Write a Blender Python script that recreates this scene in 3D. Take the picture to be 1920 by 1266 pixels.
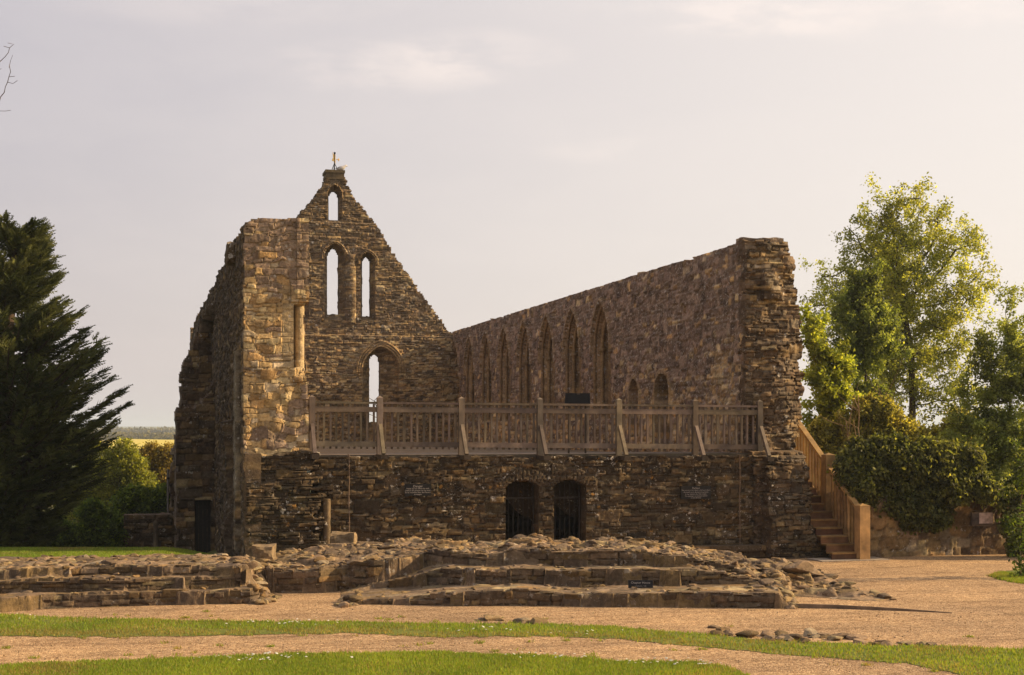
import bpy, math, random
import numpy as np
from math import radians as R
for o in list(bpy.data.objects): bpy.data.objects.remove(o)
S = bpy.context.scene; COL = S.collection

# ---------------------------------------------------------------- camera, world, sun, exposure
EYE = 2.94; FOC = 2667.0; YAW = R(14.6); HOR = 803.0        # photo pixels (1920 wide)
cam = bpy.data.cameras.new('camera'); cam.sensor_width = 36; cam.lens = 36*FOC/1920
cam.shift_y = (HOR-633)/1920; cam.clip_start = .1; cam.clip_end = 20000
co = bpy.data.objects.new('camera', cam); COL.objects.link(co)
co.location = (0, 0, EYE); co.rotation_euler = (R(90), 0, -YAW); S.camera = co
SUN_AZ, SUN_EL = R(95.0), R(25.0)                            # azimuth from +Y towards +X
sdir = np.array([math.sin(SUN_AZ)*math.cos(SUN_EL), math.cos(SUN_AZ)*math.cos(SUN_EL), math.sin(SUN_EL)])
sl = bpy.data.lights.new('sun', 'SUN'); sl.energy = 5.0; sl.angle = R(.6); sl.color = (1, .74, .42)
so = bpy.data.objects.new('sun', sl); COL.objects.link(so)
so.rotation_euler = (math.pi/2-SUN_EL, 0, math.pi-SUN_AZ)
w = bpy.data.worlds.new('World'); S.world = w; w.use_nodes = True
S.view_settings.view_transform = 'Standard'; S.view_settings.look = 'None'
S.view_settings.exposure = 0.75; S.view_settings.gamma = 1
S.cycles.use_denoising = True
S.cycles.max_bounces = 6; S.cycles.diffuse_bounces = 3; S.cycles.transparent_max_bounces = 8

class NT:
    """small helper round a node tree"""
    def __init__(s, tree): s.t = tree; s.n = tree.nodes; s.l = tree.links
    def new(s, typ, **kw):
        nd = s.n.new(typ)
        for k, v in kw.items(): setattr(nd, k, v)
        return nd
    def link(s, a, b): s.l.new(a, b)
    def put(s, sock, v):
        if hasattr(v, 'is_linked'): s.l.new(v, sock)
        elif v is not None: sock.default_value = v
    def math(s, op, a, b=None, c=None, clamp=False):
        nd = s.new('ShaderNodeMath', operation=op, use_clamp=clamp)
        for i, v in enumerate((a, b, c)): s.put(nd.inputs[i], v)
        return nd.outputs[0]
    def vmath(s, op, a, b=None):
        nd = s.new('ShaderNodeVectorMath', operation=op)
        s.put(nd.inputs[0], a); s.put(nd.inputs[1], b)
        return nd.outputs[1] if op in ('DOT_PRODUCT', 'LENGTH') else nd.outputs[0]
    def mix(s, f, a, b, blend='MIX'):
        nd = s.new('ShaderNodeMix', data_type='RGBA', blend_type=blend)
        s.put(nd.inputs[0], f); s.put(nd.inputs[6], a); s.put(nd.inputs[7], b)
        return nd.outputs[2]
    def ramp(s, f, stops):
        nd = s.new('ShaderNodeValToRGB'); e = nd.color_ramp.elements
        while len(e) < len(stops): e.new(.5)
        for i, (p, c) in enumerate(stops): e[i].position = p; e[i].color = tuple(c)+(1,)
        s.put(nd.inputs[0], f); return nd.outputs[0]
    def mr(s, v, a, b, c=0, d=1, smooth=True):
        nd = s.new('ShaderNodeMapRange', interpolation_type='SMOOTHSTEP' if smooth else 'LINEAR')
        s.put(nd.inputs[0], v)
        for i, x in enumerate((a, b, c, d)): nd.inputs[i+1].default_value = x
        return nd.outputs[0]
    def noise(s, vec, scale, detail=4, rough=.6, out=0):
        nd = s.new('ShaderNodeTexNoise'); nd.inputs['Scale'].default_value = scale
        nd.inputs['Detail'].default_value = detail; nd.inputs['Roughness'].default_value = rough
        if vec is not None: s.link(vec, nd.inputs['Vector'])
        return nd.outputs[out]
    def vor(s, vec, scale, out='Distance', feature='F1'):
        nd = s.new('ShaderNodeTexVoronoi', feature=feature); nd.inputs['Scale'].default_value = scale
        if vec is not None: s.link(vec, nd.inputs['Vector'])
        return nd.outputs[out]
C4 = lambda r, g, b: (r, g, b, 1)

# sky: Nishita under a thin warm evening veil of high cloud
t = NT(w.node_tree); t.n.clear()
outw = t.new('ShaderNodeOutputWorld'); bg = t.new('ShaderNodeBackground'); bg.inputs[1].default_value = .1
sky = t.new('ShaderNodeTexSky', sky_type='NISHITA'); sky.sun_disc = False
sky.sun_elevation = SUN_EL; sky.sun_rotation = SUN_AZ; sky.dust_density = 4; sky.air_density = 1.2; sky.ozone_density = 1
tc = t.new('ShaderNodeTexCoord').outputs['Generated']
dirn = t.vmath('NORMALIZE', tc)
cs = t.vmath('DOT_PRODUCT', dirn, tuple(sdir))
sep = t.new('ShaderNodeSeparateXYZ'); t.link(dirn, sep.inputs[0]); zz = sep.outputs[2]
near = t.mr(cs, -.55, .75)
veil = t.mix(near, C4(2.35, 2.22, 2.75), C4(6.1, 5.45, 5.0))
low = t.mr(zz, .28, .0)
veil = t.mix(t.math('MULTIPLY', low, .7), veil, t.mix(near, C4(4.0, 3.42, 3.35), C4(6.5, 5.85, 5.25)))
mp = t.new('ShaderNodeMapping'); mp.inputs['Scale'].default_value = (1, 1, 3.2); t.link(dirn, mp.inputs[0])
cl = t.noise(mp.outputs[0], 14, 7, .6); cl2 = t.noise(mp.outputs[0], 5, 5, .6)
ca = t.vmath('DOT_PRODUCT', dirn, (math.cos(YAW), -math.sin(YAW), 0)); cb = t.vmath('DOT_PRODUCT', dirn, (math.sin(YAW), math.cos(YAW), 0)); ca = t.math('DIVIDE', ca, cb)
cz = t.math('DIVIDE', zz, cb); cm = 0.
for u0, v0, wu, wv, st in ((-.085, .255, .07, .017, .75), (-.02, .262, .05, .016, .6), (.24, .292, .16, .016, .9), (.17, .287, .05, .010, .8), (-.20, .30, .10, .015, .3), (.08, .195, .05, .008, .4)):   # separate wisps of cloud
    a = t.math('DIVIDE', t.math('SUBTRACT', ca, u0), wu); b_ = t.math('DIVIDE', t.math('SUBTRACT', cz, v0), wv)
    d_ = t.math('ADD', t.math('MULTIPLY', a, a), t.math('MULTIPLY', b_, b_)); cm = t.math('ADD', cm, t.math('MULTIPLY', t.mr(d_, 2.2, .0), st))
cm = t.math('MULTIPLY', cm, t.mr(cl, .36, .68), clamp=True)
veil = t.mix(t.math('MULTIPLY', t.mr(cl2, .4, .65), .10), veil, C4(6.4, 5.6, 5.1))
veil = t.mix(t.math('MULTIPLY', cm, .55), veil, C4(6.9, 5.9, 5.3))
final = t.mix(.86, sky.outputs[0], veil)
t.link(final, bg.inputs[0]); t.link(bg.outputs[0], outw.inputs[0])

# ---------------------------------------------------------------- geometry of the view (metres, X along the front, Y along the walls)
CY, SY = math.cos(YAW), math.sin(YAW)
def ray(px, py):
    u = (np.asarray(px, float)-960)/FOC; v = (HOR-np.asarray(py, float))/FOC
    return u*CY+SY, -u*SY+CY, v
def on_y(px, py, Y):
    x, y, v = ray(px, py); d = Y/y; return d*x, EYE+d*v
def on_x(px, py, X):
    x, y, v = ray(px, py); d = X/x; return d*y, EYE+d*v
def on_z(px, py, z=0.):
    x, y, v = ray(px, py); d = (EYE-z)/(-v); return d*x, d*y
def at_d(px, py, d):
    x, y, v = ray(px, py); return np.array([d*x, d*y, EYE+d*v])

_tab = np.random.default_rng(5).random((8, 256, 256))
def vn(u, v, sc=1., k=0):
    u = np.asarray(u)*sc+k*17.3; v = np.asarray(v)*sc+k*9.1
    iu = np.floor(u).astype(int); iv = np.floor(v).astype(int)
    fu = u-iu; fv = v-iv; fu = fu*fu*(3-2*fu); fv = fv*fv*(3-2*fv); T = _tab[k % 8]
    a = T[iu & 255, iv & 255]; b = T[(iu+1) & 255, iv & 255]; c = T[iu & 255, (iv+1) & 255]; d = T[(iu+1) & 255, (iv+1) & 255]
    return (a*(1-fu)+b*fu)*(1-fv)+(c*(1-fu)+d*fu)*fv
def fbm(u, v, sc=1., k=0, o=4):
    r = 0; a = .5
    for i in range(o): r = r+a*vn(u, v, sc*2**i, k+i); a *= .5
    return r/(1-.5**o)
def sstep(x, a, b):
    q = np.clip((x-a)/(b-a), 0, 1); return q*q*(3-2*q)

# ---------------------------------------------------------------- mesh accumulator and object helpers
class MB:
    def __init__(s): s.v = []; s.f = {3: [], 4: []}; s.c = []; s.n = 0
    def add(s, V, F, col=(.5, .5, .5)):
        V = np.asarray(V, float).reshape(-1, 3); F = np.asarray(F, int)
        c = np.asarray(col, float)
        if c.ndim == 1: c = np.broadcast_to(c, (len(V), 3))
        s.v.append(V); s.c.append(c); s.f[F.shape[1]].append(F+s.n); s.n += len(V); return s
    def box(s, lo, hi, col=(.5, .5, .5), bev=0.):
        (a, b, c), (d, e, f) = lo, hi
        V = [(a, b, c), (d, b, c), (d, e, c), (a, e, c), (a, b, f), (d, b, f), (d, e, f), (a, e, f)]
        return s.add(V, BOXF, col)
    def bar(s, p, q, w, h, col=(.5, .5, .5), up=(0, 0, 1)):
        p, q = np.array(p, float), np.array(q, float); ax = q-p; ax /= np.linalg.norm(ax)
        x = np.cross(ax, up)
        if np.linalg.norm(x) < 1e-3: x = np.cross(ax, (0, 1, 0))
        x /= np.linalg.norm(x); y = np.cross(x, ax)
        V = [e+sx*x*w/2+sy*y*h/2 for e in (p, q) for sx, sy in ((-1, -1), (1, -1), (1, 1), (-1, 1))]
        return s.add(V, BOXF, col)
    def tube(s, pts, rad, n=6, col=(.5, .5, .5)):
        pts = np.array(pts, float); rad = np.broadcast_to(np.asarray(rad, float), (len(pts),))
        d = np.gradient(pts, axis=0); d /= np.linalg.norm(d, axis=1)[:, None]+1e-9
        ref = np.array([0, 0, 1.]) if abs(d[:, 2]).mean() < .8 else np.array([0, 1., 0])
        x = np.cross(d, ref); x /= np.linalg.norm(x, axis=1)[:, None]+1e-9; y = np.cross(x, d)
        a = np.arange(n)*2*np.pi/n
        V = pts[:, None]+rad[:, None, None]*(np.cos(a)[None, :, None]*x[:, None]+np.sin(a)[None, :, None]*y[:, None])
        k = len(pts); i = np.arange(k-1)[:, None]*n; j = np.arange(n)[None]; jn = (j+1) % n
        F = np.stack([i+j, i+jn, i+n+jn, i+n+j], -1).reshape(-1, 4)
        s.add(V.reshape(-1, 3), F, col)
        c0 = np.concatenate([V[0], [pts[0]]]); c1 = np.concatenate([V[-1], [pts[-1]]])
        T = np.array([[(b+1) % n, b, n] for b in range(n)])
        s.add(c0, T, col); s.add(c1, T[:, ::-1], col); return s
    def build(s, name, mat, parent=None, loc=None, smooth=False):
        me = bpy.data.meshes.new(name)
        V = np.concatenate(s.v); c = np.concatenate(s.c)
        base = np.array(loc if loc is not None else (0, 0, 0), float)
        q = parent
        while q is not None: base = base+np.array(q.location); q = q.parent
        V = V-base
        f3 = np.concatenate(s.f[3]).ravel() if s.f[3] else np.zeros(0, int)
        f4 = np.concatenate(s.f[4]).ravel() if s.f[4] else np.zeros(0, int)
        n3, n4 = len(f3)//3, len(f4)//4
        me.vertices.add(len(V)); me.vertices.foreach_set('co', V.ravel().astype(np.float32))
        me.loops.add(len(f3)+len(f4)); me.loops.foreach_set('vertex_index', np.concatenate([f3, f4]).astype(np.int32))
        me.polygons.add(n3+n4)
        me.polygons.foreach_set('loop_start', np.concatenate([np.arange(n3)*3, n3*3+np.arange(n4)*4]).astype(np.int32))
        me.polygons.foreach_set('use_smooth', np.full(n3+n4, smooth))
        a = me.attributes.new('Col', 'FLOAT_COLOR', 'POINT')
        a.data.foreach_set('color', np.concatenate([c, np.ones((len(c), 1))], 1).ravel().astype(np.float32))
        me.update(calc_edges=True); me.validate()
        if mat: me.materials.append(mat)
        o = bpy.data.objects.new(name, me); COL.objects.link(o)
        if parent is not None: o.parent = parent
        if loc is not None: o.location = loc
        return o
BOXF = np.array([(0, 3, 2, 1), (4, 5, 6, 7), (0, 1, 5, 4), (1, 2, 6, 5), (2, 3, 7, 6), (3, 0, 4, 7)])
def tag(o, label=None, cat=None, group=None, kind=None):
    for k, v in (('label', label), ('category', cat), ('group', group), ('kind', kind)):
        if v: o[k] = v
    return o
def thing(name, label, cat, loc, group=None):
    o = bpy.data.objects.new(name, None); o.empty_display_size = .2; COL.objects.link(o); o.location = loc
    return tag(o, label, cat, group)
def copy_tree(o, parent=None):
    c = o.copy(); COL.objects.link(c)
    if parent is not None: c.parent = parent
    for ch in list(o.children): copy_tree(ch, c)
    return c

# ---------------------------------------------------------------- materials
def mat(name):
    m = bpy.data.materials.new(name); m.use_nodes = True; t = NT(m.node_tree)
    b = t.n['Principled BSDF']; b.inputs['Specular IOR Level'].default_value = .2; b.inputs['Roughness'].default_value = .9
    return m, t, b
def pos(t): return t.new('ShaderNodeNewGeometry').outputs['Position']
def attr(t):
    return t.new('ShaderNodeAttribute', attribute_name='Col').outputs['Color']
def bump(t, b, h, dist=.02, st=.6):
    nd = t.new('ShaderNodeBump'); nd.inputs['Strength'].default_value = st; nd.inputs['Distance'].default_value = dist
    t.link(h, nd.inputs['Height']); t.link(nd.outputs[0], b.inputs['Normal'])
def stone_mat(name, white=.5, orange=.15, moss=.2, gain=1., z0=.44, thr=.66):
    m, t, b = mat(name); p = pos(t); c = attr(t)
    n1 = t.noise(p, 2.3, 6, .65); n2 = t.noise(p, 14, 6, .7); n3 = t.noise(p, 60, 3, .6)
    c = t.mix(1, c, t.ramp(n1, [(.25, (.55*gain,)*3), (.55, (1.*gain, .97*gain, .92*gain)), (.8, (1.35*gain, 1.3*gain, 1.2*gain))]), 'MULTIPLY')
    c = t.mix(1, c, t.ramp(n2, [(.25, (.5, .48, .46)), (.55, (1, 1, 1)), (.8, (1.45, 1.42, 1.35))]), 'MULTIPLY')
    # soot, water runs and moss
    c = t.mix(t.math('MULTIPLY', t.mr(t.noise(p, .9, 5, .7), .52, .72), .65), c, C4(.040, .030, .022))
    c = t.mix(t.math('MULTIPLY', t.mr(t.noise(p, 1.7, 5, .7), .56, .74), moss), c, C4(.055, .055, .02))
    # white lichen rosettes, blobby and broken
    w2 = t.new('ShaderNodeVectorMath', operation='MULTIPLY_ADD'); t.link(t.noise(p, 22, 3, .6, 1), w2.inputs[0])
    w2.inputs[1].default_value = (.13,)*3; t.link(p, w2.inputs[2]); pw = w2.outputs[0]
    zone = t.mr(t.noise(p, 1.6, 5, .7), z0, z0+.16)
    for sc, th, colr, amt in ((5.5, .17, (.50, .46, .40), white), (13, .20, (.46, .42, .36), white), (30, .24, (.42, .38, .32), white*.8), (7.3, .17, (.42, .20, .03), orange)):
        vd = t.new('ShaderNodeTexVoronoi'); vd.inputs['Scale'].default_value = sc; t.link(pw, vd.inputs['Vector'])
        rnd = t.new('ShaderNodeSeparateColor'); t.link(vd.outputs['Color'], rnd.inputs[0])
        rad = t.math('MULTIPLY', t.mr(rnd.outputs[0], thr, 1., 0, 1, False), th*2.0)
        msk = t.math('LESS_THAN', vd.outputs['Distance'], rad)
        msk = t.math('MULTIPLY', t.math('MULTIPLY', msk, zone), t.mr(n2, .35, .5))
        c = t.mix(t.math('MULTIPLY', msk, amt), c, C4(*colr))
    t.link(c, b.inputs['Base Color'])
    h = t.math('ADD', t.math('MULTIPLY', n2, .7), t.math('MULTIPLY', n3, .4)); bump(t, b, h, .03, .8)
    return m
def wood_mat(name, a, c2, grain=(40, 40, 3), spec=.25):
    m, t, b = mat(name); p = pos(t)
    mp = t.new('ShaderNodeMapping'); mp.inputs['Scale'].default_value = grain; t.link(p, mp.inputs[0])
    n = t.noise(mp.outputs[0], 1, 6, .65); n2 = t.noise(p, 3.5, 4, .6)
    c = t.mix(n, C4(*a), C4(*c2)); c = t.mix(1, c, t.ramp(n2, [(.3, (.55, .55, .56)), (.7, (1.35, 1.32, 1.28))]), 'MULTIPLY')
    c = t.mix(1, c, attr(t), 'MULTIPLY')
    t.link(c, b.inputs['Base Color']); b.inputs['Roughness'].default_value = .75; b.inputs['Specular IOR Level'].default_value = spec
    bump(t, b, n, .004, .5); return m
def leaf_mat(name, trans=.5, tint=(1, 1, 1), spec=.3):
    m, t, b = mat(name); c = attr(t)
    c = t.mix(1, c, t.ramp(t.noise(pos(t), .8, 3), [(.3, (.75, .8, .8)), (.7, (1.2, 1.15, 1.1))]), 'MULTIPLY')
    t.link(c, b.inputs['Base Color']); b.inputs['Roughness'].default_value = .55; b.inputs['Specular IOR Level'].default_value = spec
    tr = t.new('ShaderNodeBsdfTranslucent'); t.link(t.mix(1, c, C4(*tint), 'MULTIPLY'), tr.inputs[0])
    mx = t.new('ShaderNodeMixShader'); mx.inputs[0].default_value = trans
    t.link(b.outputs[0], mx.inputs[1]); t.link(tr.outputs[0], mx.inputs[2]); t.link(mx.outputs[0], t.n['Material Output'].inputs[0])
    return m
def plain(name, col, rough=.6, metal=0., var=.25, sc=20):
    m, t, b = mat(name); n = t.noise(pos(t), sc, 4)
    c = t.mix(1, C4(*col), t.ramp(n, [(.3, (1-var,)*3), (.7, (1+var,)*3)]), 'MULTIPLY')
    t.link(c, b.inputs['Base Color']); b.inputs['Roughness'].default_value = rough; b.inputs['Metallic'].default_value = metal
    return m
def bark_mat(name, col):
    m, t, b = mat(name); p = pos(t); mp = t.new('ShaderNodeMapping'); mp.inputs['Scale'].default_value = (12, 12, 2.5); t.link(p, mp.inputs[0])
    n = t.noise(mp.outputs[0], 1, 5, .7)
    t.link(t.mix(1, C4(*col), t.ramp(n, [(.3, (.5, .5, .5)), (.7, (1.4, 1.35, 1.25))]), 'MULTIPLY'), b.inputs['Base Color']); bump(t, b, n, .03, .9); return m

M_STONE = stone_mat('warm_ruin_stone', .75, .15, .15)
M_WALL = stone_mat('flecked_wall_stone', .9, .15, .10, 1.05, .26, .50)
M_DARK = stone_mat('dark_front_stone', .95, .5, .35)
M_RUBBLE = stone_mat('rubble_stone', .35, .06, .10, 1.1)
M_WOOD = wood_mat('weathered_timber', (.125, .094, .066), (.195, .150, .108), (25, 25, 2))
M_OAK = wood_mat('new_oak', (.27, .155, .055), (.38, .23, .09), (25, 25, 2))
M_OAK_SHADE = wood_mat('shaded_oak_risers', (.19, .105, .05), (.26, .15, .075), (2, 25, 25))  # darker oak for the risers, their shade painted in
M_SLATE = plain('black_sign_plate', (.013, .012, .012), .45)
M_LETTER = plain('pale_lettering', (.36, .32, .29), .7, 0, .1)
M_IRON = plain('rusty_iron', (.05, .042, .036), .7, .3)
M_COPPER = plain('weathered_conductor', (.17, .115, .075), .7, 0)
M_GOLD = plain('gilded_metal', (.95, .62, .22), .38, .55, .1)
M_BLACK = plain('black_iron', (.007, .006, .006), .85)
M_BARK = bark_mat('bark', (.07, .05, .035)); M_TWIG = bark_mat('twig_bark', (.10, .075, .055))
M_PALEBARK = bark_mat('pale_stem_bark', (.22, .15, .09))
M_LEAF = leaf_mat('tree_leaves', .6, (1.5, 1.45, .65)); M_YEW = leaf_mat('yew_needles', .15, (1, 1, 1), .15)
M_GRASS = leaf_mat('grass_blades', .45, (1.3, 1.2, .7), .2)

# ---------------------------------------------------------------- masonry: courses of irregular stones as real relief
class Masonry:
    def __init__(s, seed, u0, u1, v0, v1, ch=(.08, .2), sl=(.15, .5), big=0, bw=(.3, .6), bh=(.2, .35), warp=.03):
        r = np.random.default_rng(seed); s.seed = seed; s.warp = warp
        b = [v0-1.]
        while b[-1] < v1+1: b.append(b[-1]+r.uniform(*ch))
        s.cb = np.array(b); s.sb = []
        for _ in range(len(b)):
            q = [u0-1.-r.uniform(0, sl[1])]
            while q[-1] < u1+1: q.append(q[-1]+r.uniform(*sl)*(1 if r.random() < .8 else .6))
            s.sb.append(np.array(q))
        s.rects = []
        for _ in range(big):
            i = r.integers(0, len(s.cb)-2); uu = r.uniform(u0, u1); hh = r.uniform(*bh)
            s.rects.append((uu, uu+r.uniform(*bw), s.cb[i], s.cb[i]+hh))
    def q(s, u, v):
        k = s.seed
        wu = u+s.warp*2*(vn(u, v, 3.1, k)-.5)+s.warp*(vn(u, v, 9, k+1)-.5)
        wv = v+s.warp*2*(vn(u, v, 1.7, k+2)-.5)+s.warp*1.2*(vn(u, v, 6, k+3)-.5)
        ci = np.clip(np.searchsorted(s.cb, wv)-1, 0, len(s.cb)-2)
        lo, hi = s.cb[ci], s.cb[ci+1]; dv = np.minimum(wv-lo, hi-wv); cv = (lo+hi)/2
        du = np.zeros_like(wu); cu = np.zeros_like(wu); sid = np.zeros(wu.shape, int)
        for i in np.unique(ci):
            m = ci == i; b = s.sb[i]; j = np.clip(np.searchsorted(b, wu[m])-1, 0, len(b)-2)
            du[m] = np.minimum(wu[m]-b[j], b[j+1]-wu[m]); cu[m] = (b[j]+b[j+1])/2; sid[m] = i*977+j
        dist = np.minimum(du, dv)
        for n, (a, b, c, d) in enumerate(s.rects):
            m = (wu > a) & (wu < b) & (wv > c) & (wv < d)
            if m.any():
                dist[m] = np.minimum(np.minimum(wu[m]-a, b-wu[m]), np.minimum(wv[m]-c, d-wv[m]))
                cu[m] = (a+b)/2; cv[m] = (c+d)/2; sid[m] = 500000+n
        h = lambda a: np.modf(np.abs(np.sin(sid*12.9898+a*78.233+s.seed)*43758.5453))[0]
        return dist, cu, cv, h(1), h(2), h(3), h(4)
PALE = np.array([(.32, .22, .105), (.36, .25, .12), (.27, .19, .10), (.40, .31, .17), (.30, .19, .085), (.34, .27, .18)])
BROWN = np.array([(.155, .105, .065), (.12, .082, .052), (.20, .14, .085), (.10, .07, .045), (.17, .13, .09), (.23, .155, .08)])
PURPLE = np.array([(.15, .105, .09), (.12, .085, .075), (.18, .13, .11), (.20, .145, .11), (.13, .10, .085), (.22, .165, .13)])
TAN = np.array([(.27, .19, .12), (.22, .155, .095), (.33, .24, .155), (.20, .145, .10), (.29, .20, .125), (.24, .175, .115)])
MOSSY = np.array([(.095, .066, .038), (.075, .053, .032), (.125, .087, .05), (.06, .044, .028), (.15, .105, .058), (.11, .085, .05)])

def patch(mb, O, U, V, N, us, vs, mas, jw=.03, relief=.05, base=.0, inside=None, extra=None, pal=None, mortar=(.13, .095, .06), thick=.4, back=False, tv=.76):
    """masonry sheet at O+u*U+v*V, relief along N; inside(cu,cv) keeps whole stones; extra(u,v)->(dh, smooth mask)"""
    O, U, V, N = (np.array(q, float) for q in (O, U, V, N))
    u, v = np.meshgrid(us, vs); dist, cu, cv, r1, r2, r3, r4 = mas.q(u, v)
    prof = np.clip(dist/jw, 0, 1); prof = np.sqrt(1-(1-prof)**2)
    rough = (fbm(u, v, 7, mas.seed, 4)-.5)*2
    H = base+prof*(relief*(.45+.75*r3))+rough*relief*.45-.3*relief
    col = np.zeros(u.shape+(3,)); pick = (r2*5.999).astype(int)
    p1, p2, wgt = pal(cu, cv) if pal else (BROWN, BROWN, np.zeros_like(u))
    wb = (r1 < wgt)[..., None]
    col = np.where(wb, p1[pick], p2[pick])*(1-tv*.5+tv*r4)[..., None]
    jm = (1-sstep(dist, 0, jw*.8))[..., None]
    col = col*(1-jm*.8)+np.array(mortar)*jm*.8
    if extra:
        e = extra(u, v); H = H*(1-.85*e[1])+e[0]
        if len(e) > 2: col = col*(1-e[2][..., None])+e[3]*e[2][..., None]
    X = O+u[..., None]*U+v[..., None]*V+H[..., None]*N
    nv, nu = u.shape
    if inside is None: mk = np.ones((nv-1, nu-1), bool)
    else:
        uc, vc = (u[:-1, :-1]+u[1:, 1:])/2, (v[:-1, :-1]+v[1:, 1:])/2
        _, a, b, *_r = mas.q(uc, vc); mk = inside(a, b, uc, vc)
    idx = np.arange(nv*nu).reshape(nv, nu)
    quad = np.stack([idx[:-1, :-1], idx[:-1, 1:], idx[1:, 1:], idx[1:, :-1]], -1)
    flip = np.dot(np.cross(U, V), N) < 0
    F = quad[mk]; F = F[:, ::-1] if flip else F
    Xf = X.reshape(-1, 3); Cf = col.reshape(-1, 3)
    used = np.unique(F); rm = np.full(nv*nu, -1); rm[used] = np.arange(len(used))
    mb.add(Xf[used], rm[F], Cf[used])
    B = (O+u[..., None]*U+v[..., None]*V-thick*N).reshape(-1, 3)
    # skirts along every open boundary of the mask, in a few rows so the edge stays rough
    pm = np.pad(mk, 1)
    E = []
    for dy, dx, a, b in ((0, -1, 3, 0), (0, 1, 1, 2), (-1, 0, 0, 1), (1, 0, 2, 3)):
        nb = pm[1+dy:pm.shape[0]-1+dy, 1+dx:pm.shape[1]-1+dx]
        sel = mk & ~nb; E.append(np.stack([quad[sel][:, a], quad[sel][:, b]], -1))
    E = np.concatenate(E)
    if len(E):
        K = max(2, min(7, int(thick/.14))); a, b = E[:, 0], E[:, 1]
        rows = []
        for k in range(K):
            f = k/(K-1)
            jit = 0 if k in (0, K-1) else 1
            for q in (a, b):
                P = Xf[q]*(1-f)+B[q]*f
                if jit:
                    hsh = (fbm(P[:, 0]*1.3+P[:, 1]*.9, P[:, 2]*1.2+P[:, 1]*1.7, 5, 3, 2)-.5)[:, None]*.14
                    ctr = np.cross(N, [0, 0, 1]); P = P+hsh*np.array([0, 0, 1.])+hsh*ctr*.8
                rows.append(P)
        n = len(E); Vv = np.concatenate(rows); cc = np.concatenate([Cf[a]*.55+np.array((.15, .105, .065))*.45, Cf[b]*.55+np.array((.15, .105, .065))*.45]*K)
        i = np.arange(n); Q = [np.stack([2*k*n+i, (2*k+2)*n+i, (2*k+3)*n+i, (2*k+1)*n+i], -1) for k in range(K-1)]
        Q = np.concatenate(Q); mb.add(Vv, Q[:, ::-1] if flip else Q, cc)
    if back:
        F2 = quad[mk]; F2 = F2 if flip else F2[:, ::-1]
        mb.add(B[used], rm[F2], Cf[used]*.8)
    return X, H
def grid(a, b, st): return np.linspace(a, b, max(2, int(round(abs(b-a)/st))+1))
def poly_in(px, py, poly):
    poly = np.asarray(poly, float); r = np.zeros(np.shape(px), bool); n = len(poly)
    for i in range(n):
        x1, y1 = poly[i]; x2, y2 = poly[(i+1) % n]
        if y1 == y2: continue
        r ^= ((y1 > py) != (y2 > py)) & (px < (x2-x1)*(py-y1)/(y2-y1)+x1)
    return r
def arch_in(u, v, uc, w, y0, ys, r):
    """distance inside a pointed arch: half width w, sill y0, springing ys, arc radius r"""
    a = np.abs(u-uc)
    up = r-np.hypot(a+(r-w), np.maximum(v-ys, 0))
    return np.minimum(np.where(v < ys, w-a, up), v-y0)
def seg_arch_in(u, v, uc, w, y0, ys, rise):
    rr = (w*w+rise*rise)/(2*rise); a = np.abs(u-uc)
    up = rr-np.hypot(a, v-(ys+rise-rr))
    return np.minimum(np.minimum(w-a, np.where(v > ys, up, 9)), v-y0)

# ================================================================ THE RUIN
XL0, XL1, XR0, XR1 = 2.09, 3.33, 13.49, 14.72       # outer/inner faces of the two long walls
YF, YG = 30.0, 62.3; ZT = 7.27; ZD = 2.36
ruin = thing('ruined_building', 'roofless stone ruin with a tall gable and two long side walls', 'ruin', (8.4, 30, 0))

# ---- gable, seen from inside
gm = Masonry(11, 2, 14.5, 0, 15, (.05, .13), (.10, .38), 150, (.2, .45), (.14, .27), .045)
def gp(px, py): return on_y(np.array(px), np.array(py), YG)
ox, oz = gp([612, 612, 645, 649, 665, 690, 705, 722, 742, 760, 785, 805, 825, 840], [345, 324, 324, 345, 372, 402, 420, 450, 485, 510, 545, 572, 600, 624])
cxg = (XL1+XR0)/2+.0
right = list(zip(ox[2:], oz[2:])); peak = float(ox[0]+ox[2])/2
left = [(2*peak-a, b) for a, b in right]
gout = [(XL0-.05, 1.5)]+[(XL0-.05, right[-1][1])]+left[::-1]+right+[(XR1, right[-1][1]-.1), (XR1, 1.5)]
wins = []   # uc, half-width slit, sill, spring, radius, embrasure half width, emb sill, emb spring, emb radius, depth
def pxw(pa, pb): a, _ = gp(pa, 600); b, _ = gp(pb, 600); return (a+b)/2, (b-a)/2
def pz(py, px=640): return float(gp(px, py)[1])
c, hw = pxw(618, 636.5); wins.append((c, hw, pz(412), pz(368), hw*1.5, hw+.09, pz(413), pz(367), (hw+.09)*1.5, .3))
c, hw = pxw(616, 637.5); wins.append((c, hw, pz(590), pz(480), hw*1.7, hw+.19, pz(600), pz(484), (hw+.19)*1.4, .42)); c0 = c
c, hw = pxw(682, 696.5); wins.append((c, hw, pz(591), pz(488), hw*1.7, hw+.15, pz(600), pz(492), (hw+.15)*1.4, .42))
wins.append((2*c0-c, hw, pz(591), pz(488), hw*1.7, hw+.15, pz(600), pz(492), (hw+.15)*1.4, .42))
c, hw = pxw(695, 714); ce, hwe = pxw(679, 746); wins.append((c, hw, pz(792), pz(676), hw*1.8, hwe, pz(830), pz(695), hwe*1.35, .45, ce))
wins.append((2*c0-c-.3, hw, pz(792), pz(676), hw*1.8, hwe, pz(830), pz(695), hwe*1.35, .45, 2*c0-ce-.3))
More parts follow.
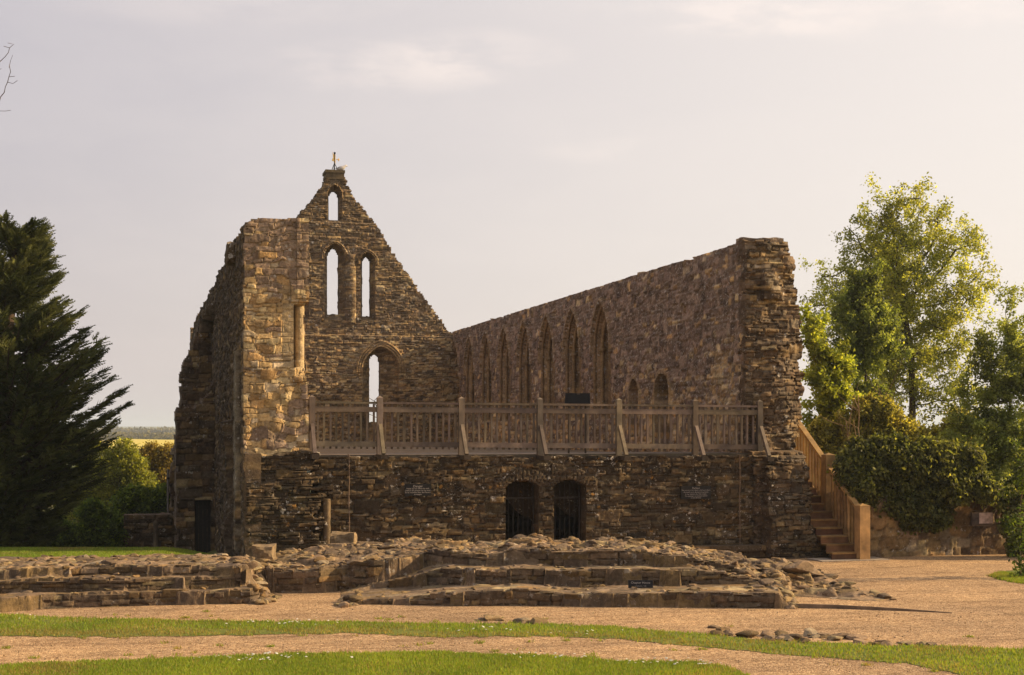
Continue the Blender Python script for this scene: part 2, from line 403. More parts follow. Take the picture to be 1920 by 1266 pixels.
def gable_extra(u, v):
    dh = np.zeros_like(u); sm = np.zeros_like(u); cw = np.zeros_like(u); cc = np.zeros(u.shape+(3,)); cc[:] = (.30, .20, .10)
    dh += .10*(v < pz(628))+.05*(v < pz(445))+.05*(v < pz(418))
    for k, wn in enumerate(wins):
        uc, hw, y0, ys, r, ew, ey0, eys, er, dep = wn[:10]; ec = wn[10] if len(wn) > 10 else uc
        d = arch_in(u, v, ec, ew, ey0, eys, er); ds = arch_in(u, v, uc, hw, y0, ys, r)
        f = np.clip(d, 0, None)/(np.clip(d, 0, None)+np.clip(-ds, 0, None)+1e-6)
        ins = d > 0
        dh = np.where(ins, -dep*(.22+.78*f), dh); sm = np.where(ins, .3, sm)
        rw = .32 if k >= 4 else (.14 if k else .07)
        ring = (d <= 0) & (d > -rw) & (v > ey0)
        ring &= (v > eys-.1)
        prof = .05+.06*np.abs(np.sin(d/rw*np.pi*(3 if k >= 4 else 2)))
        dh = np.where(ring, dh+prof, dh); sm = np.where(ring, .8, sm); cw = np.where(ring, .45, np.where(ins, .15, cw))
    # fat shafts between the lancets
    for pa, pb in ((648, 668),):
        ua, _ = gp(pa, 560); ub, _ = gp(pb, 560); q = np.abs(u-(ua+ub)/2)/((ub-ua)/2)
        on = (q < 1) & (v < pz(478)) & (v > pz(606)); dh = np.where(on, .02+.20*np.sqrt(1-np.clip(q, 0, 1)**2), dh); sm = np.where(on, .35, sm)
    return dh, sm, cw, cc
def gable_in(cu, cv, uc, vc):
    k = poly_in(cu*.45+uc*.55, cv*.6+vc*.4, gout) | (vc < 6.0)
    for wn in wins: k &= ~(arch_in(uc, vc, *wn[:5]) > 0)
    return k
def gable_pal(cu, cv):
    yel = .75*sstep(cv, 9.5, 5.0)*(.4+.9*vn(cu, cv, .5, 2)); yel = yel+.5*sstep(np.abs(cv-9.6), 1.2, .3)*(cu > 6)
    return PALE*1.2, BROWN*1.15, np.clip(yel, .10, .75)
mb = MB(); us, vs = grid(XL0-.05, XR1, .047), grid(1.5, pz(324), .047)
patch(mb, (0, YG, 0), (1, 0, 0), (0, 0, 1), (0, -1, 0), us, vs, gm, .03, .055, 0, gable_in, gable_extra, gable_pal, (.16, .115, .065), .72, True)
gab = mb.build('gable_wall', M_STONE, ruin)
gab['label'] = 'stepped stone gable pierced by tall lancet windows'
gx, gz = (ox[0]+ox[2])/2, pz(324)
mb = MB(); mb.box((gx-.44, YG-.1, gz-.02), (gx+.42, YG+1.0, gz+.10), (.14, .105, .06)); mb.box((gx-.40, YG-.06, gz-.30), (gx+.38, YG+.95, gz-.02), (.13, .095, .055))
mb.build('capstone', M_STONE, gab)

# ---- right long wall (inner face), with blind lancets
rm_ = Masonry(23, 29, 63, 0, 8, (.07, .19), (.12, .42), 260, (.2, .5), (.15, .3), .05)
lanc = [40.95+2.96*i for i in range(8)]
def rw_extra(u, v):
    dh = np.zeros_like(u); sm = np.zeros_like(u); cw = np.zeros_like(u); cc = np.zeros(u.shape+(3,)); cc[:] = (.36, .255, .13)
    for yc in lanc:
        d = arch_in(u, v, yc, .42, 3.2, 5.35, .95); d2 = arch_in(u, v, yc, .86, 3.2, 5.35, 1.62)
        ring = (d2 > 0) & (d <= 0); f = np.clip(d2/(d2-d+1e-6), 0, 1)
        stp = -.12-.16*np.floor(f*2.999)+.05*np.abs(np.sin(f*9.42))
        dh = np.where(ring, stp, dh); sm = np.where(d2 > 0, .55, sm); cw = np.where(d2 > 0, .55, cw)
        dh = np.where(d > 0, -.55, dh); cw = np.where(d > 0, .38, cw)
        hood = (d2 <= 0) & (d2 > -.13) & (v > 5.2); dh = np.where(hood, .10, dh); sm = np.where(hood, .7, sm); cw = np.where(hood, .5, cw)
    for yc, hw, y0, ys in ((38.0, .36, 2.7, 3.95), (35.75, .52, 2.5, 3.9)):
        d = seg_arch_in(u, v, yc, hw, y0, ys, hw*.95); dh = np.where(d > 0, -.5, dh); sm = np.where(d > 0, .6, sm)
        ring = (d <= 0) & (d > -.16) & (v > ys-.9); cw = np.where(ring, .55, cw); sm = np.where(ring, .5, sm); dh = np.where(ring, .05, dh)
    dh = dh-.06*(np.abs(u-31.05) < .03)          # straight joint near the end
    return dh, sm, cw, cc
def rw_pal(cu, cv):
    return PALE*1.4, (PURPLE*.7+TAN*.3)*1.25, np.clip(.75*sstep(cv, 5.2, 2.8)*(.35+1.2*vn(cu, cv, .45, 4))+.7*sstep(np.abs(cu-31.7), 1.3, .3)*sstep(cv, 5.6, 4.6), .09, .9)
def rw_in(cu, cv, uc, vc): return cv*.25+vc*.75 < ZT-.02+.07*(vn(uc, vc*0, 1.6, 6)-.5)+.12*(cu < 31)
us = np.concatenate([grid(YF+.5, 44, .052), grid(44, YG, .075)[1:]]); vs = grid(1.2, ZT+.15, .055)
mb = MB()
patch(mb, (XR0, 0, 0), (0, 1, 0), (0, 0, 1), (-1, 0, 0), us, vs, rm_, .03, .06, 0, rw_in, rw_extra, rw_pal, (.22, .17, .12), 1.0, tv=1.0)
rwall = mb.build('side_wall', M_WALL, ruin); rwall['label'] = 'long inner wall with a row of blind pointed arches'
def arch_tube(mb, fn, uc, w, r, y0, ys, rad, col, n=14):
    am = math.acos(max(-1, min(1, (r-w)/r))); L = [(uc+w, y0+(ys-y0)*k/6) for k in range(6)]+[(uc-(r-w)+r*math.cos(am*k/n), ys+r*math.sin(am*k/n)) for k in range(n+1)]
    L = L+[(2*uc-a, b) for a, b in L[::-1]]; mb.tube([fn(a, b) for a, b in L], rad, 8, col)
for yc in lanc:                    # roll mouldings and slim shafts of each blind arch
    mb = MB(); arch_tube(mb, lambda a, b: (XR0+.03, a, b), yc, .80, 1.52, 3.2, 5.35, .055, (.27, .185, .10)); arch_tube(mb, lambda a, b: (XR0+.20, a, b), yc, .60, 1.25, 3.2, 5.35, .062, (.33, .235, .125)); arch_tube(mb, lambda a, b: (XR0+.38, a, b), yc, .43, .98, 3.2, 5.35, .045, (.27, .19, .10))
    for sx in (-1, 1): mb.box((XR0+.12, yc+sx*.60-.085, 5.28), (XR0+.28, yc+sx*.60+.085, 5.40), (.36, .26, .14))
    mb.build('arch_moulding', M_STONE, rwall, smooth=True)
for wn in wins[4:]:
    mb = MB(); ec, hwe_ = wn[10], wn[5]
    for k, (o_, q) in enumerate(((.03, .05), (.15, .06), (.27, .05))):
        am = 1; w_, r_ = hwe_+o_, (hwe_*1.35)+o_
        arch_tube(mb, lambda a, b: (a, YG-.12-.03*k, b), ec, w_, r_, pz(695)-(.9 if k == 0 else .05), pz(695), q, (.33, .235, .13))
    mb.build('arch_moulding', M_STONE, gab, smooth=True)
# its ragged broken end
em = Masonry(31, 12, 17, -.3, 8, (.045, .12), (.12, .42), 40, (.25, .5), (.14, .26), .04)
e_px = [1398, 1400, 1478, 1482, 1490, 1491, 1496, 1502, 1503, 1507, 1505, 1507, 1508, 1514, 1524, 1526, 1530, 1534, 1548, 1560, 1562]
e_py = [1060, 453, 453, 480, 495, 520, 560, 600, 650, 690, 720, 770, 850, 900, 950, 985, 1010, 1030, 1036, 1046, 1060]
ex, ez = on_y(np.array(e_px), np.array(e_py), YF+np.where((np.array(e_py) < 840), .40, 0.)); e_out = list(zip(ex, ez)); e_out[0] = (XR0-.02, -.2); e_out[-1] = (ex[-1], -.2); e_out[1] = (XR0-.02, ez[1])
def end_extra(u, v):
    dh = (fbm(u, v, 1.7, 5, 3)-.5)*.34*sstep(u, XR0+.1, XR0+.5)+.10*(v < 2.3)-.14*sstep(u, 14.3, 15.0)-.40*(v > ZD+.06)
    q = np.abs(u-(XR0+.62)); on = (q < .26) & (v > 5.9) & (v < 6.75)
    dh = np.where(on, dh+.16, dh); return dh, on*.5
def end_pal(cu, cv): return PALE*.9, BROWN*.85, np.clip(.05+.4*(vn(cu, cv, 1.3, 3) > .78), .03, .6)
mb = MB()
patch(mb, (0, YF, 0), (1, 0, 0), (0, 0, 1), (0, -1, 0), grid(XR0-.03, 15.4, .034), grid(-.15, ZT+.12, .034), em, .024, .085, .01, lambda a, b, c, d: poly_in(a*.35+c*.65+.10*(vn(c, d, 4, 3)-.5), b*.5+d*.5, e_out), end_extra, end_pal, (.10, .072, .045), .75)
mb.build('broken_end', M_STONE, rwall)
mb = MB(); om = Masonry(33, 29, 63, -.5, 8, (.12, .24), (.2, .6), 0)      # outer face
patch(mb, (XR1-.32, 0, 0), (0, 1, 0), (0, 0, 1), (1, 0, 0), grid(YF+.8, YG+1.2, .15), grid(-.3, ZT, .15), om, .03, .06, 0, None, None, rw_pal, thick=.5)
mb.build('outer_face', M_STONE, rwall)

# ---- left long wall: outer face and the tall pier that ends it
lm = Masonry(41, 29, 64, -2, 8, (.06, .17), (.12, .45), 120, (.2, .5), (.15, .3), .05)
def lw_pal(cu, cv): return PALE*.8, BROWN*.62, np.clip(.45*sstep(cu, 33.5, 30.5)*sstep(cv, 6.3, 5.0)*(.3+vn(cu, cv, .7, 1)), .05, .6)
def lw_extra(u, v):
    dh = np.zeros_like(u); sm = np.zeros_like(u)
    on = (np.abs(u-31.2) < .33) & (v < 4.6) & (v > .3); dh = np.where(on, .13, dh); sm = np.where(on, .6, sm)
    on2 = (np.abs(u-34.2) < .45) & (v < 3.1); dh = np.where(on2, .10+.12*vn(u, v, 2, 1), dh)
    cw = np.where(on & (v > 1.5), .7, 0.); cc = np.zeros(u.shape+(3,)); cc[:] = (.30, .265, .20)
    return dh, sm, cw, cc
mb = MB()
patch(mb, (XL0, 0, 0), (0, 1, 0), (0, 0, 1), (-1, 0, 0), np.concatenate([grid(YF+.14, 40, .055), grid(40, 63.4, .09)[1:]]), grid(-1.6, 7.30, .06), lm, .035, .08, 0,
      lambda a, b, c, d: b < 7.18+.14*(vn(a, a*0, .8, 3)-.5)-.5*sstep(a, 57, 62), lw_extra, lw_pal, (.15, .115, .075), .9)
lwall = mb.build('side_wall', M_STONE, ruin); lwall['label'] = 'long dark outer wall with broken buttresses'
mb = MB()
patch(mb, (XL1, 0, 0), (0, 1, 0), (0, 0, 1), (1, 0, 0), grid(YF+.35, YG, .14), grid(1.2, 7.15, .12), om, .03, .06, 0, None, None, rw_pal, thick=.3)
mb.build('inner_face', M_STONE, lwall)
pm = Masonry(47, 1.5, 4, -.3, 8, (.06, .16), (.10, .36), 44, (.18, .40), (.13, .27), .07)
pp = [(457, 860), (457, 428), (461, 418), (484, 410), (578, 410), (579, 540), (578, 566), (572, 570), (572, 690), (575, 700), (577, 760), (579, 800), (579, 860)]
ppx, ppz = on_y(np.array([a for a, _ in pp]), np.array([b for _, b in pp]), YF); p_out = list(zip(ppx, ppz))
def yz(py): return float(on_y(520, py, YF)[1])
def yx(px): return float(on_y(px, 800, YF)[0])
def pier_extra(u, v):
    dh = np.zeros_like(u); sm = np.zeros_like(u)
    xa, xb = yx(554), yx(573)
    q = np.abs(u-(xa+xb)/2)/((xb-xa)/2); on = (v < yz(570)) & (v > yz(690)) & (u > xa-.03)
    dh = np.where(on, -.24+.15*np.sqrt(np.clip(1-q*q, 0, 1)), dh); sm = np.where(on, .85, sm)
    on = (v < yz(690)) & (u > xa) & (v > yz(705)); dh = np.where(on, -.02, dh)
    on = (v > yz(566)) & (v < yz(535)) & (u > yx(545)); dh = np.where(on, .07, dh); sm = np.where(on, .6, sm)
    on = (v > yz(560)) & (u > yx(555)); dh = np.where(on, dh+.03, dh)
    core = (u > yx(482)) & (v < yz(675)) & (v > yz(850)); dh = np.where(core, dh+.10*(vn(u, v, 5, 1)-.55), dh)
    ashl = (u > yx(528)) & (u < yx(556)) & (v < yz(580)) & (v > yz(670)); sm = np.where(ashl, .6, sm)
    cw = np.where(on*0+((v < yz(568)) & (v > yz(692)) & (u > yx(530))), .75, 0.); cc = np.zeros(u.shape+(3,)); cc[:] = (.40, .31, .185)
    return dh, sm, cw, cc
def pier_pal(cu, cv): return PALE*1.55, (PURPLE*.55+TAN*.45)*1.35, np.clip(.95*sstep(cv, 6.4, 5.6)-.45*((cv < 3.9) & (cu > yx(485)) & (vn(cu, cv, 2.5, 3) > .5)), .12, .95)
mb = MB()
patch(mb, (0, YF, 0), (1, 0, 0), (0, 0, 1), (0, -1, 0), grid(XL0-.04, 3.42, .024), grid(yz(860), yz(406), .024), pm, .022, .042, .0,
      lambda a, b, c, d: poly_in(c+.03*(vn(a*3, b*3, 4, 3)-.5), d, p_out), pier_extra, pier_pal, (.24, .18, .10), .5, tv=.5)
pier = mb.build('end_pier', M_STONE, lwall); pier['label'] = 'tall square pier of yellowish stone with a slim corner shaft'
mb = MB()      # broken cap courses
r = np.random.default_rng(3)
for i in range(9):
    a = XL0+.15+r.uniform(0, .7); mb.box((a, YF+.02+r.uniform(0, .5), ppz[3]-.05), (a+r.uniform(.25, .45), YF+.5+r.uniform(0, .3), ppz[3]+r.uniform(.0, .07)), (.2, .15, .09))
mb.build('capstone', M_STONE, pier)

# ---- broken corbels and stepped buttresses on the left wall
def rock_box(mb, lo, hi, n=3, amt=.03, col=(.15, .11, .07), seed=0):
    """a roughly dressed block: subdivided box with its faces pushed about"""
    lo, hi = np.array(lo, float), np.array(hi, float); g = np.linspace(0, 1, n+1)
    for ax in range(3):
        for sd in (0, 1):
            a, b = [k for k in range(3) if k != ax]; A, B = np.meshgrid(g, g, indexing='ij')
            P = np.zeros(A.shape+(3,)); P[..., ax] = sd; P[..., a] = A; P[..., b] = B
            Q = lo+P*(hi-lo); ctr = (lo+hi)/2
            e = np.sum(np.abs(P-.5) > .49, -1)
            f = np.where(e >= 2, .94, 1.)[..., None]; Q = ctr+(Q-ctr)*f
            Q += (np.stack([vn(Q[..., 0]*3+Q[..., 2]*5, Q[..., 1]*4+Q[..., 2], 1.7, seed+k) for k in range(3)], -1)-.5)*amt*2
            i = np.arange((n+1)**2).reshape(n+1, n+1); F = np.stack([i[:-1, :-1], i[1:, :-1], i[1:, 1:], i[:-1, 1:]], -1).reshape(-1, 4)
            if (sd == 0) ^ (ax == 1): F = F[:, ::-1]
            mb.add(Q.reshape(-1, 3), F, col)
    return mb
def wy(px, X=XL0): x, y, v = ray(px, 800); return X/x*y
for i, (pa, pb, ya, yb, Y) in enumerate(((424, 450, 453, 494, 32.6), (386, 400, 570, 590, 41.5), (379, 392, 580, 600, 42.5), (374, 390, 592, 622, 43.0))):
    (xa, za), (xb, zb) = on_y(pa, ya, Y), on_y(pb, yb, Y)
    mb = MB(); rock_box(mb, (xa, Y, zb), (XL0+.1, Y+.5, za), 4, .04, (.13, .095, .06), i); mb.build('corbel', M_STONE, lwall)
def buttress(name, Y, poly, dep, seed, wgt, door=None):
    pts = [on_y(a, b, Y) for a, b in poly]; xs = [p[0] for p in pts]; zs = [p[1] for p in pts]
    ms = Masonry(seed, min(xs), max(xs), min(zs), max(zs), (.1, .22), (.2, .55), 14, (.4, .7), (.22, .34), .03)
    d0 = None
    if door: (da, dz1), (db, dz0) = on_y(door[0], door[1], Y), on_y(door[2], door[3], Y)
    def ex(u, v):
        dh = np.zeros_like(u); sm = np.zeros_like(u)
        if door: on = (u > da) & (u < db) & (v < dz1) & (v > dz0); dh = np.where(on, -.3, dh); sm = np.where(on, 1., sm)
        return dh, sm
    mb = MB()
    patch(mb, (0, Y, 0), (1, 0, 0), (0, 0, 1), (0, -1, 0), grid(min(xs), max(xs), .035), grid(min(zs), max(zs), .035), ms, .028, .06, 0,
          lambda a, b, c, d: poly_in(c*.6+a*.4, d*.6+b*.4, pts), ex, lambda a, b: (PALE*.8, BROWN*.8, np.full_like(a, wgt)), (.09, .065, .045), dep, True)
    o = mb.build(name, M_STONE, lwall)
    if door:
        mb = MB()
        for k in range(4): w_ = (db-da)/4; mb.box((da+k*w_+.004, Y+.20, dz0), (da+(k+1)*w_-.004, Y+.24, dz1), (.5, .5, .5))
        mb.build('door', plain('dark_plank_door', (.045, .04, .035), .8), o)
    return o
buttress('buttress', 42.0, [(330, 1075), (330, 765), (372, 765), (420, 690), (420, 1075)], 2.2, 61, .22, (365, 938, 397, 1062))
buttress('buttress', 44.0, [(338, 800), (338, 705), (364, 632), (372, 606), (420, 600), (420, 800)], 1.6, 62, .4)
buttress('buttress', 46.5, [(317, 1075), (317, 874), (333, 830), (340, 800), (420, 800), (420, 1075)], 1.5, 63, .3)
# ---- front wall of the lower storey
fm = Masonry(71, 2, 15, -.3, 3, (.04, .12), (.10, .45), 95, (.2, .6), (.14, .32), .045)
def fx(px, py=950): return float(on_y(px, py, YF)[0])
def fz(py, px=1000): return float(on_y(px, py, YF)[1])
doors = [((fx(947)+fx(1010))/2, (fx(1010)-fx(947))/2), ((fx(1036)+fx(1097))/2, (fx(1097)-fx(1036))/2)]
DS, DR = fz(912), fz(900)-fz(912)
def dd(u, v): return np.maximum.reduce([seg_arch_in(u, v, c, h, -1, DS, DR) for c, h in doors])
def fw_extra(u, v):
    dh = (fbm(u, v, .8, 2, 3)-.5)*.10; sm = np.zeros_like(u); cw = np.zeros_like(u); cc = np.zeros(u.shape+(3,)); cc[:] = (.085, .062, .042)
    for c, h in doors:
        d = seg_arch_in(u, v, c, h, -1, DS, DR); ring = (d < 0) & (d > -.26) & (v > DS-.02)
        ang = np.arctan2(u-c, v-(DS-.75)); br = np.abs(np.modf(np.abs(ang/.085+50))[0]-.5)
        dh = np.where(ring, .03+.03*sstep(br, .46, .36), dh); sm = np.where(ring, .6, sm); cw = np.where(ring, .5, cw)
    pl = u > fx(1446); dh = np.where(pl & (v < 2.3), dh+.10, dh)
    return dh, sm, cw, cc
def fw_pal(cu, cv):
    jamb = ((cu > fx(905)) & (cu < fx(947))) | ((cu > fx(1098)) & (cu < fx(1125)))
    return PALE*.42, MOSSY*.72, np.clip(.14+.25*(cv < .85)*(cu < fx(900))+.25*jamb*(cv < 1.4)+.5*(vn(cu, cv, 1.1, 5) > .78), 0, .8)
mb = MB()
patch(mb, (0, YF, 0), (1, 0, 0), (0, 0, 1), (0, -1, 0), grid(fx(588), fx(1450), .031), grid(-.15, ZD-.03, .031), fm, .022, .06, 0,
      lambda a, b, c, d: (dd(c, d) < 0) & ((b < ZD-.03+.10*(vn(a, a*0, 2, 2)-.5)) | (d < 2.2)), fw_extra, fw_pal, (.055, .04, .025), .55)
front = mb.build('front_wall', M_DARK, ruin); front['label'] = 'dark lichen spotted front wall of the lower storey with two arched gateways'
# rubble pilaster below the pier, in thin ragged courses
qm = Masonry(73, 1, 4, -.3, 3, (.04, .09), (.12, .45), 6, (.3, .4), (.12, .2), .025)
xa, xb = fx(460), fx(600)
mb = MB()
patch(mb, (0, YF-.28, 0), (1, 0, 0), (0, 0, 1), (0, -1, 0), grid(xa, xb+.1, .024), grid(-.2, yz(846), .024), qm, .018, .075, 0,
      lambda a, b, c, d: (a < xb-.09*np.clip(b-.9, -1, 2)+.10*(vn(a*0+3, b, 5, 1)-.5)) & (b < yz(852)+.1*(vn(a, b*0, 3, 3)-.5)),
      lambda u, v: ((fbm(u, v, 1.4, 6, 3)-.5)*.22-.10*sstep(v, 1.6, 2.3), np.zeros_like(u)), lambda a, b: (PALE*.42, MOSSY*.72, np.full_like(a, .13)), (.045, .032, .02), .5)
mb.build('pilaster', M_DARK, front)
mb = MB()      # left flank of the pilaster
patch(mb, (xa, 0, 0), (0, 1, 0), (0, 0, 1), (-1, 0, 0), grid(YF-.3, YF+.6, .05), grid(-1, yz(850), .05), lm, .025, .06, 0.01, None, None, lambda a, b: (PALE*.6, BROWN*.8, np.full_like(a, .2)), thick=.3)
mb.build('pilaster_flank', M_STONE, front)
mb = MB(); cx_ = fx(611); rad = fx(618)-fx(611); zt = fz(930)
n_ = 9; zs_ = np.linspace(-.1, zt, 24); mb.tube([(cx_, YF-.16, z) for z in zs_], rad*(1+.03*np.sin(np.arange(24)*1.9)), 12, (.17, .125, .075)); mb.build('half_column', M_STONE, front, smooth=True)
# stone bench at the foot of the wall, on the right of the gates
bm_ = Masonry(77, 8, 16, -.3, 1, (.2, .24), (.4, .9), 0, warp=.02)
mb = MB(); b0, b1 = fx(1122), fx(1447)
patch(mb, (0, YF-.30, 0), (1, 0, 0), (0, 0, 1), (0, -1, 0), grid(b0, b1, .035), grid(-.1, fz(1034, 1280), .035), bm_, .02, .035, 0, None, None, lambda a, b: (PALE*.5, MOSSY, np.full_like(a, .3)), (.05, .036, .022), .3)
patch(mb, (0, YF-.40, fz(1034, 1280)), (1, 0, 0), (0, 0, 1), (0, -1, 0), grid(b0, b1, .03), grid(0, fz(1023, 1280)-fz(1034, 1280), .03), bm_, .02, .03, 0, None, None, lambda a, b: (PALE*.6, MOSSY*1.3, np.full_like(a, .3)), (.06, .04, .03), .42)
mb.build('stone_bench', M_DARK, front)
# ragged buttress at the right end, spreading towards the stairs
bpts = [on_y(a, b, YF-.55) for a, b in ((1442, 1062), (1446, 872), (1496, 866), (1508, 890), (1512, 915), (1520, 940), (1521, 965), (1527, 990), (1530, 1012), (1546, 1030), (1560, 1044), (1563, 1062))]
kx = [p[0] for p in bpts]; mb = MB()
patch(mb, (0, YF-.55, 0), (1, 0, 0), (0, 0, 1), (0, -1, 0), grid(min(kx), max(kx)+.08, .027), grid(-.12, bpts[2][1]+.05, .027), em, .022, .075, 0, lambda a, b, c, d: poly_in(a*.4+c*.6+.06*(vn(c, d, 4, 3)-.5), b*.5+d*.5, bpts),
      lambda u, v: ((fbm(u, v, 1.8, 5, 3)-.5)*.3-.28*sstep(v, .9, 2.1)-.12*sstep(u, 14.1, 14.8), np.zeros_like(u)), lambda a, b: (PALE*.5, MOSSY*.95, np.full_like(a, .12)), (.045, .032, .02), .62)
mb.build('buttress', M_DARK, front)
# vaulted chamber behind the gates
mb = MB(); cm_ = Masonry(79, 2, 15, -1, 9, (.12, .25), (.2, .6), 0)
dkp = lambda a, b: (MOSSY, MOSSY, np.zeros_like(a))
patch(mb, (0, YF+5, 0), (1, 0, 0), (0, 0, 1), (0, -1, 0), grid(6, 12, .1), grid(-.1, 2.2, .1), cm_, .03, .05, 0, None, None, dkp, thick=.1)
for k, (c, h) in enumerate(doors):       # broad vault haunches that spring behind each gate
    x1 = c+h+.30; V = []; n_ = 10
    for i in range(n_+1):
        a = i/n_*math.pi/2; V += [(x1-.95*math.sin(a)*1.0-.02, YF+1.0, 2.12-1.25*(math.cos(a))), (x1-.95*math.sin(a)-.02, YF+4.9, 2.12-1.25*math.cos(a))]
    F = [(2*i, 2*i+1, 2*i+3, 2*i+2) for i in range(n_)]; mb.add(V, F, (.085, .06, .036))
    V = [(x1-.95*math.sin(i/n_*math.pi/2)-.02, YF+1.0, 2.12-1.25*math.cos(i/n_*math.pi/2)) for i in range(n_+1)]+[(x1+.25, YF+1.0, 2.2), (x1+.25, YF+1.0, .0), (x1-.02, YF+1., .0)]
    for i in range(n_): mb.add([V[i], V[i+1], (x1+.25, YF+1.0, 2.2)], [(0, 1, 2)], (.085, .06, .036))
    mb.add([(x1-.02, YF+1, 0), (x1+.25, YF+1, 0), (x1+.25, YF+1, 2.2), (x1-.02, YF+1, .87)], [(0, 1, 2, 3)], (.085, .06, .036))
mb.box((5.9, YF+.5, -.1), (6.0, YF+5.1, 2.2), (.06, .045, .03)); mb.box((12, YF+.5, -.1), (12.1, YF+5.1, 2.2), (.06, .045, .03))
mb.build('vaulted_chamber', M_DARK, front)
mb = MB(); mb.box((XL1-.2, YF+.04, 2.14), (XR0+.2, YG+.1, 2.24), (.2, .15, .1)); mb.build('upper_floor', M_RUBBLE, ruin)
r = np.random.default_rng(8)
for c, h in doors:
    gate = None; mb = MB(); zt2 = DS+DR*.9
    for sx in (-1, 1): mb.bar((c+sx*(h-.03), YF+.34, .0), (c+sx*(h-.03), YF+.34, DS), .03, .03)
    gate = mb.build('iron_gate', M_IRON, front)
    mb = MB(); mb.bar((c-h+.02, YF+.33, fz(935)), (c+h-.02, YF+.33, fz(935)), .02, .035); mb.build('cross_rail', M_IRON, gate)
    for k in range(5):
        q = -h+.04+(k+1)*(2*h-.08)/6; z2 = DS+DR*(1-(q/h)**2)-.02
        mb = MB(); mb.tube([(c+q, YF+.33, 0), (c+q, YF+.33, z2)], .0095, 6); mb.build('bar', M_IRON, gate)

# ================================================================ timber platform, stair, signs
plat = thing('viewing_platform', 'weathered grey brown timber platform with a balustrade across the open end of the ruin', 'platform', (8.4, 30.3, ZD))
posts_px = [585, 712, 865, 1012, 1160, 1303, 1424]
YP = YF+.18
def plz(px): return -.0000+ (px-585)/839*-.06          # the railing dips slightly to the right
rg = np.random.default_rng(12)
def tone(): q = rg.uniform(.68, 1.28); return np.array([q, q*rg.uniform(.95, 1.06), q*rg.uniform(.90, 1.16)])
PX = [float(on_y(p, 800, YP)[0]) for p in posts_px]
zt_rail = [float(on_y(p, q, YP)[1]) for p, q in zip(posts_px, np.interp(posts_px, [585, 1424], [752, 760]))]
zdk = [float(on_y(p, q, YP)[1]) for p, q in zip(posts_px, np.interp(posts_px, [585, 1424], [846, 851]))]
mb = MB()
for k in range(16):
    y0 = YF+.26+k*.146; mb.box((PX[0]-.05, y0, zdk[-1]-.01-.03), (PX[-1]+.05, y0+.138, zdk[-1]-.005+.02), tone())
mb.build('deck', M_WOOD, plat)
mb = MB(); mb.box((PX[0]-.05, YF+.20, ZD-.12), (PX[-1]+.1, YF+.255, zdk[-1]-.035), (.55, .5, .45)); mb.build('fascia', M_WOOD, plat)
for i, x in enumerate(PX):
    zb, zr = zdk[i]-.11, zt_rail[i]; c = tone()
    mb = MB(); mb.box((x-.062, YP-.062, zb), (x+.062, YP+.062, zr+.085), c)
    p4 = [(x-.062, YP-.062, zr+.085), (x+.062, YP-.062, zr+.085), (x+.062, YP+.062, zr+.085), (x-.062, YP+.062, zr+.085), (x, YP, zr+.13)]
    mb.add(p4, [(0, 1, 4), (1, 2, 4), (2, 3, 4), (3, 0, 4)], c)
    po = mb.build('post', M_WOOD, plat)
    mb = MB(); mb.bar((x+.0, YP-.07, zr-.50), (x+.0, YP-.52, zb+.06), .075, .085, tone()*.95); mb.build('brace', M_WOOD, po)
    mb = MB(); mb.box((x-.075, YP-.62, zb-.045), (x+.075, YP+.1, zb+.05), (.35, .33, .32)); mb.build('sole_plate', M_WOOD, po)
nb = [10, 12, 12, 12, 12, 10]
for i in range(6):
    x0, x1 = PX[i]+.062, PX[i+1]-.062; z0, z1 = zt_rail[i], zt_rail[i+1]; d0, d1 = zdk[i], zdk[i+1]
    for nm, h0, h1, tk, top in (('handrail', -.05, -.005, .09, 1), ('upper_rail', -.225, -.115, .05, 1), ('lower_rail', .10, .21, .05, 0)):
        a0, a1 = (z0, z1) if top else (d0, d1); mb = MB(); c = tone()
        mb.add([(x0, YP-tk/2, a0+h0), (x1, YP-tk/2, a1+h0), (x1, YP+tk/2, a1+h0), (x0, YP+tk/2, a0+h0), (x0, YP-tk/2, a0+h1), (x1, YP-tk/2, a1+h1), (x1, YP+tk/2, a1+h1), (x0, YP+tk/2, a0+h1)], BOXF, c)
        mb.build(nm, M_WOOD, plat)
    for k in range(nb[i]):
        f = (k+.5)/nb[i]+rg.uniform(-.006, .006); x = x0+(x1-x0)*f; zt_, zb_ = z0+(z1-z0)*f, d0+(d1-d0)*f
        mb = MB(); hw = .029; mb.bar((x+rg.normal(0, .004), YP+.046, zb_+.055), (x+rg.normal(0, .004), YP+.046, zt_-.052), 2*hw, .04, tone()*.95); mb.build('baluster', M_WOOD, plat)
# information panel behind the rail
pc, pzz = on_y(1082, 752, YF+.95)
ip = thing('information_panel', 'black slanting information panel on legs behind the timber railing', 'panel', (pc, YF+.95, ZD))
mb = MB(); a, b = -.31, .31; z1, z0 = on_y(1082, 737, YF+.95)[1], on_y(1082, 762, YF+.95)[1]
mb.add([(pc-.33, YF+.62+.2, z0), (pc+.28, YF+.82, z0), (pc+.34, YF+1.05, z1), (pc-.24, YF+1.05, z1), (pc-.33, YF+.85, z0), (pc+.28, YF+.85, z0), (pc+.34, YF+1.08, z1), (pc-.24, YF+1.08, z1)], [(0, 1, 2, 3), (7, 6, 5, 4), (0, 4, 5, 1), (2, 6, 7, 3), (1, 5, 6, 2), (0, 3, 7, 4)])
pn = mb.build('board', M_BLACK, ip)
mb = MB(); mb.box((pc+.02, YF+1.03, z1-.03), (pc+.09, YF+1.05, z1-.012)); mb.build('clip', M_COPPER, pn)
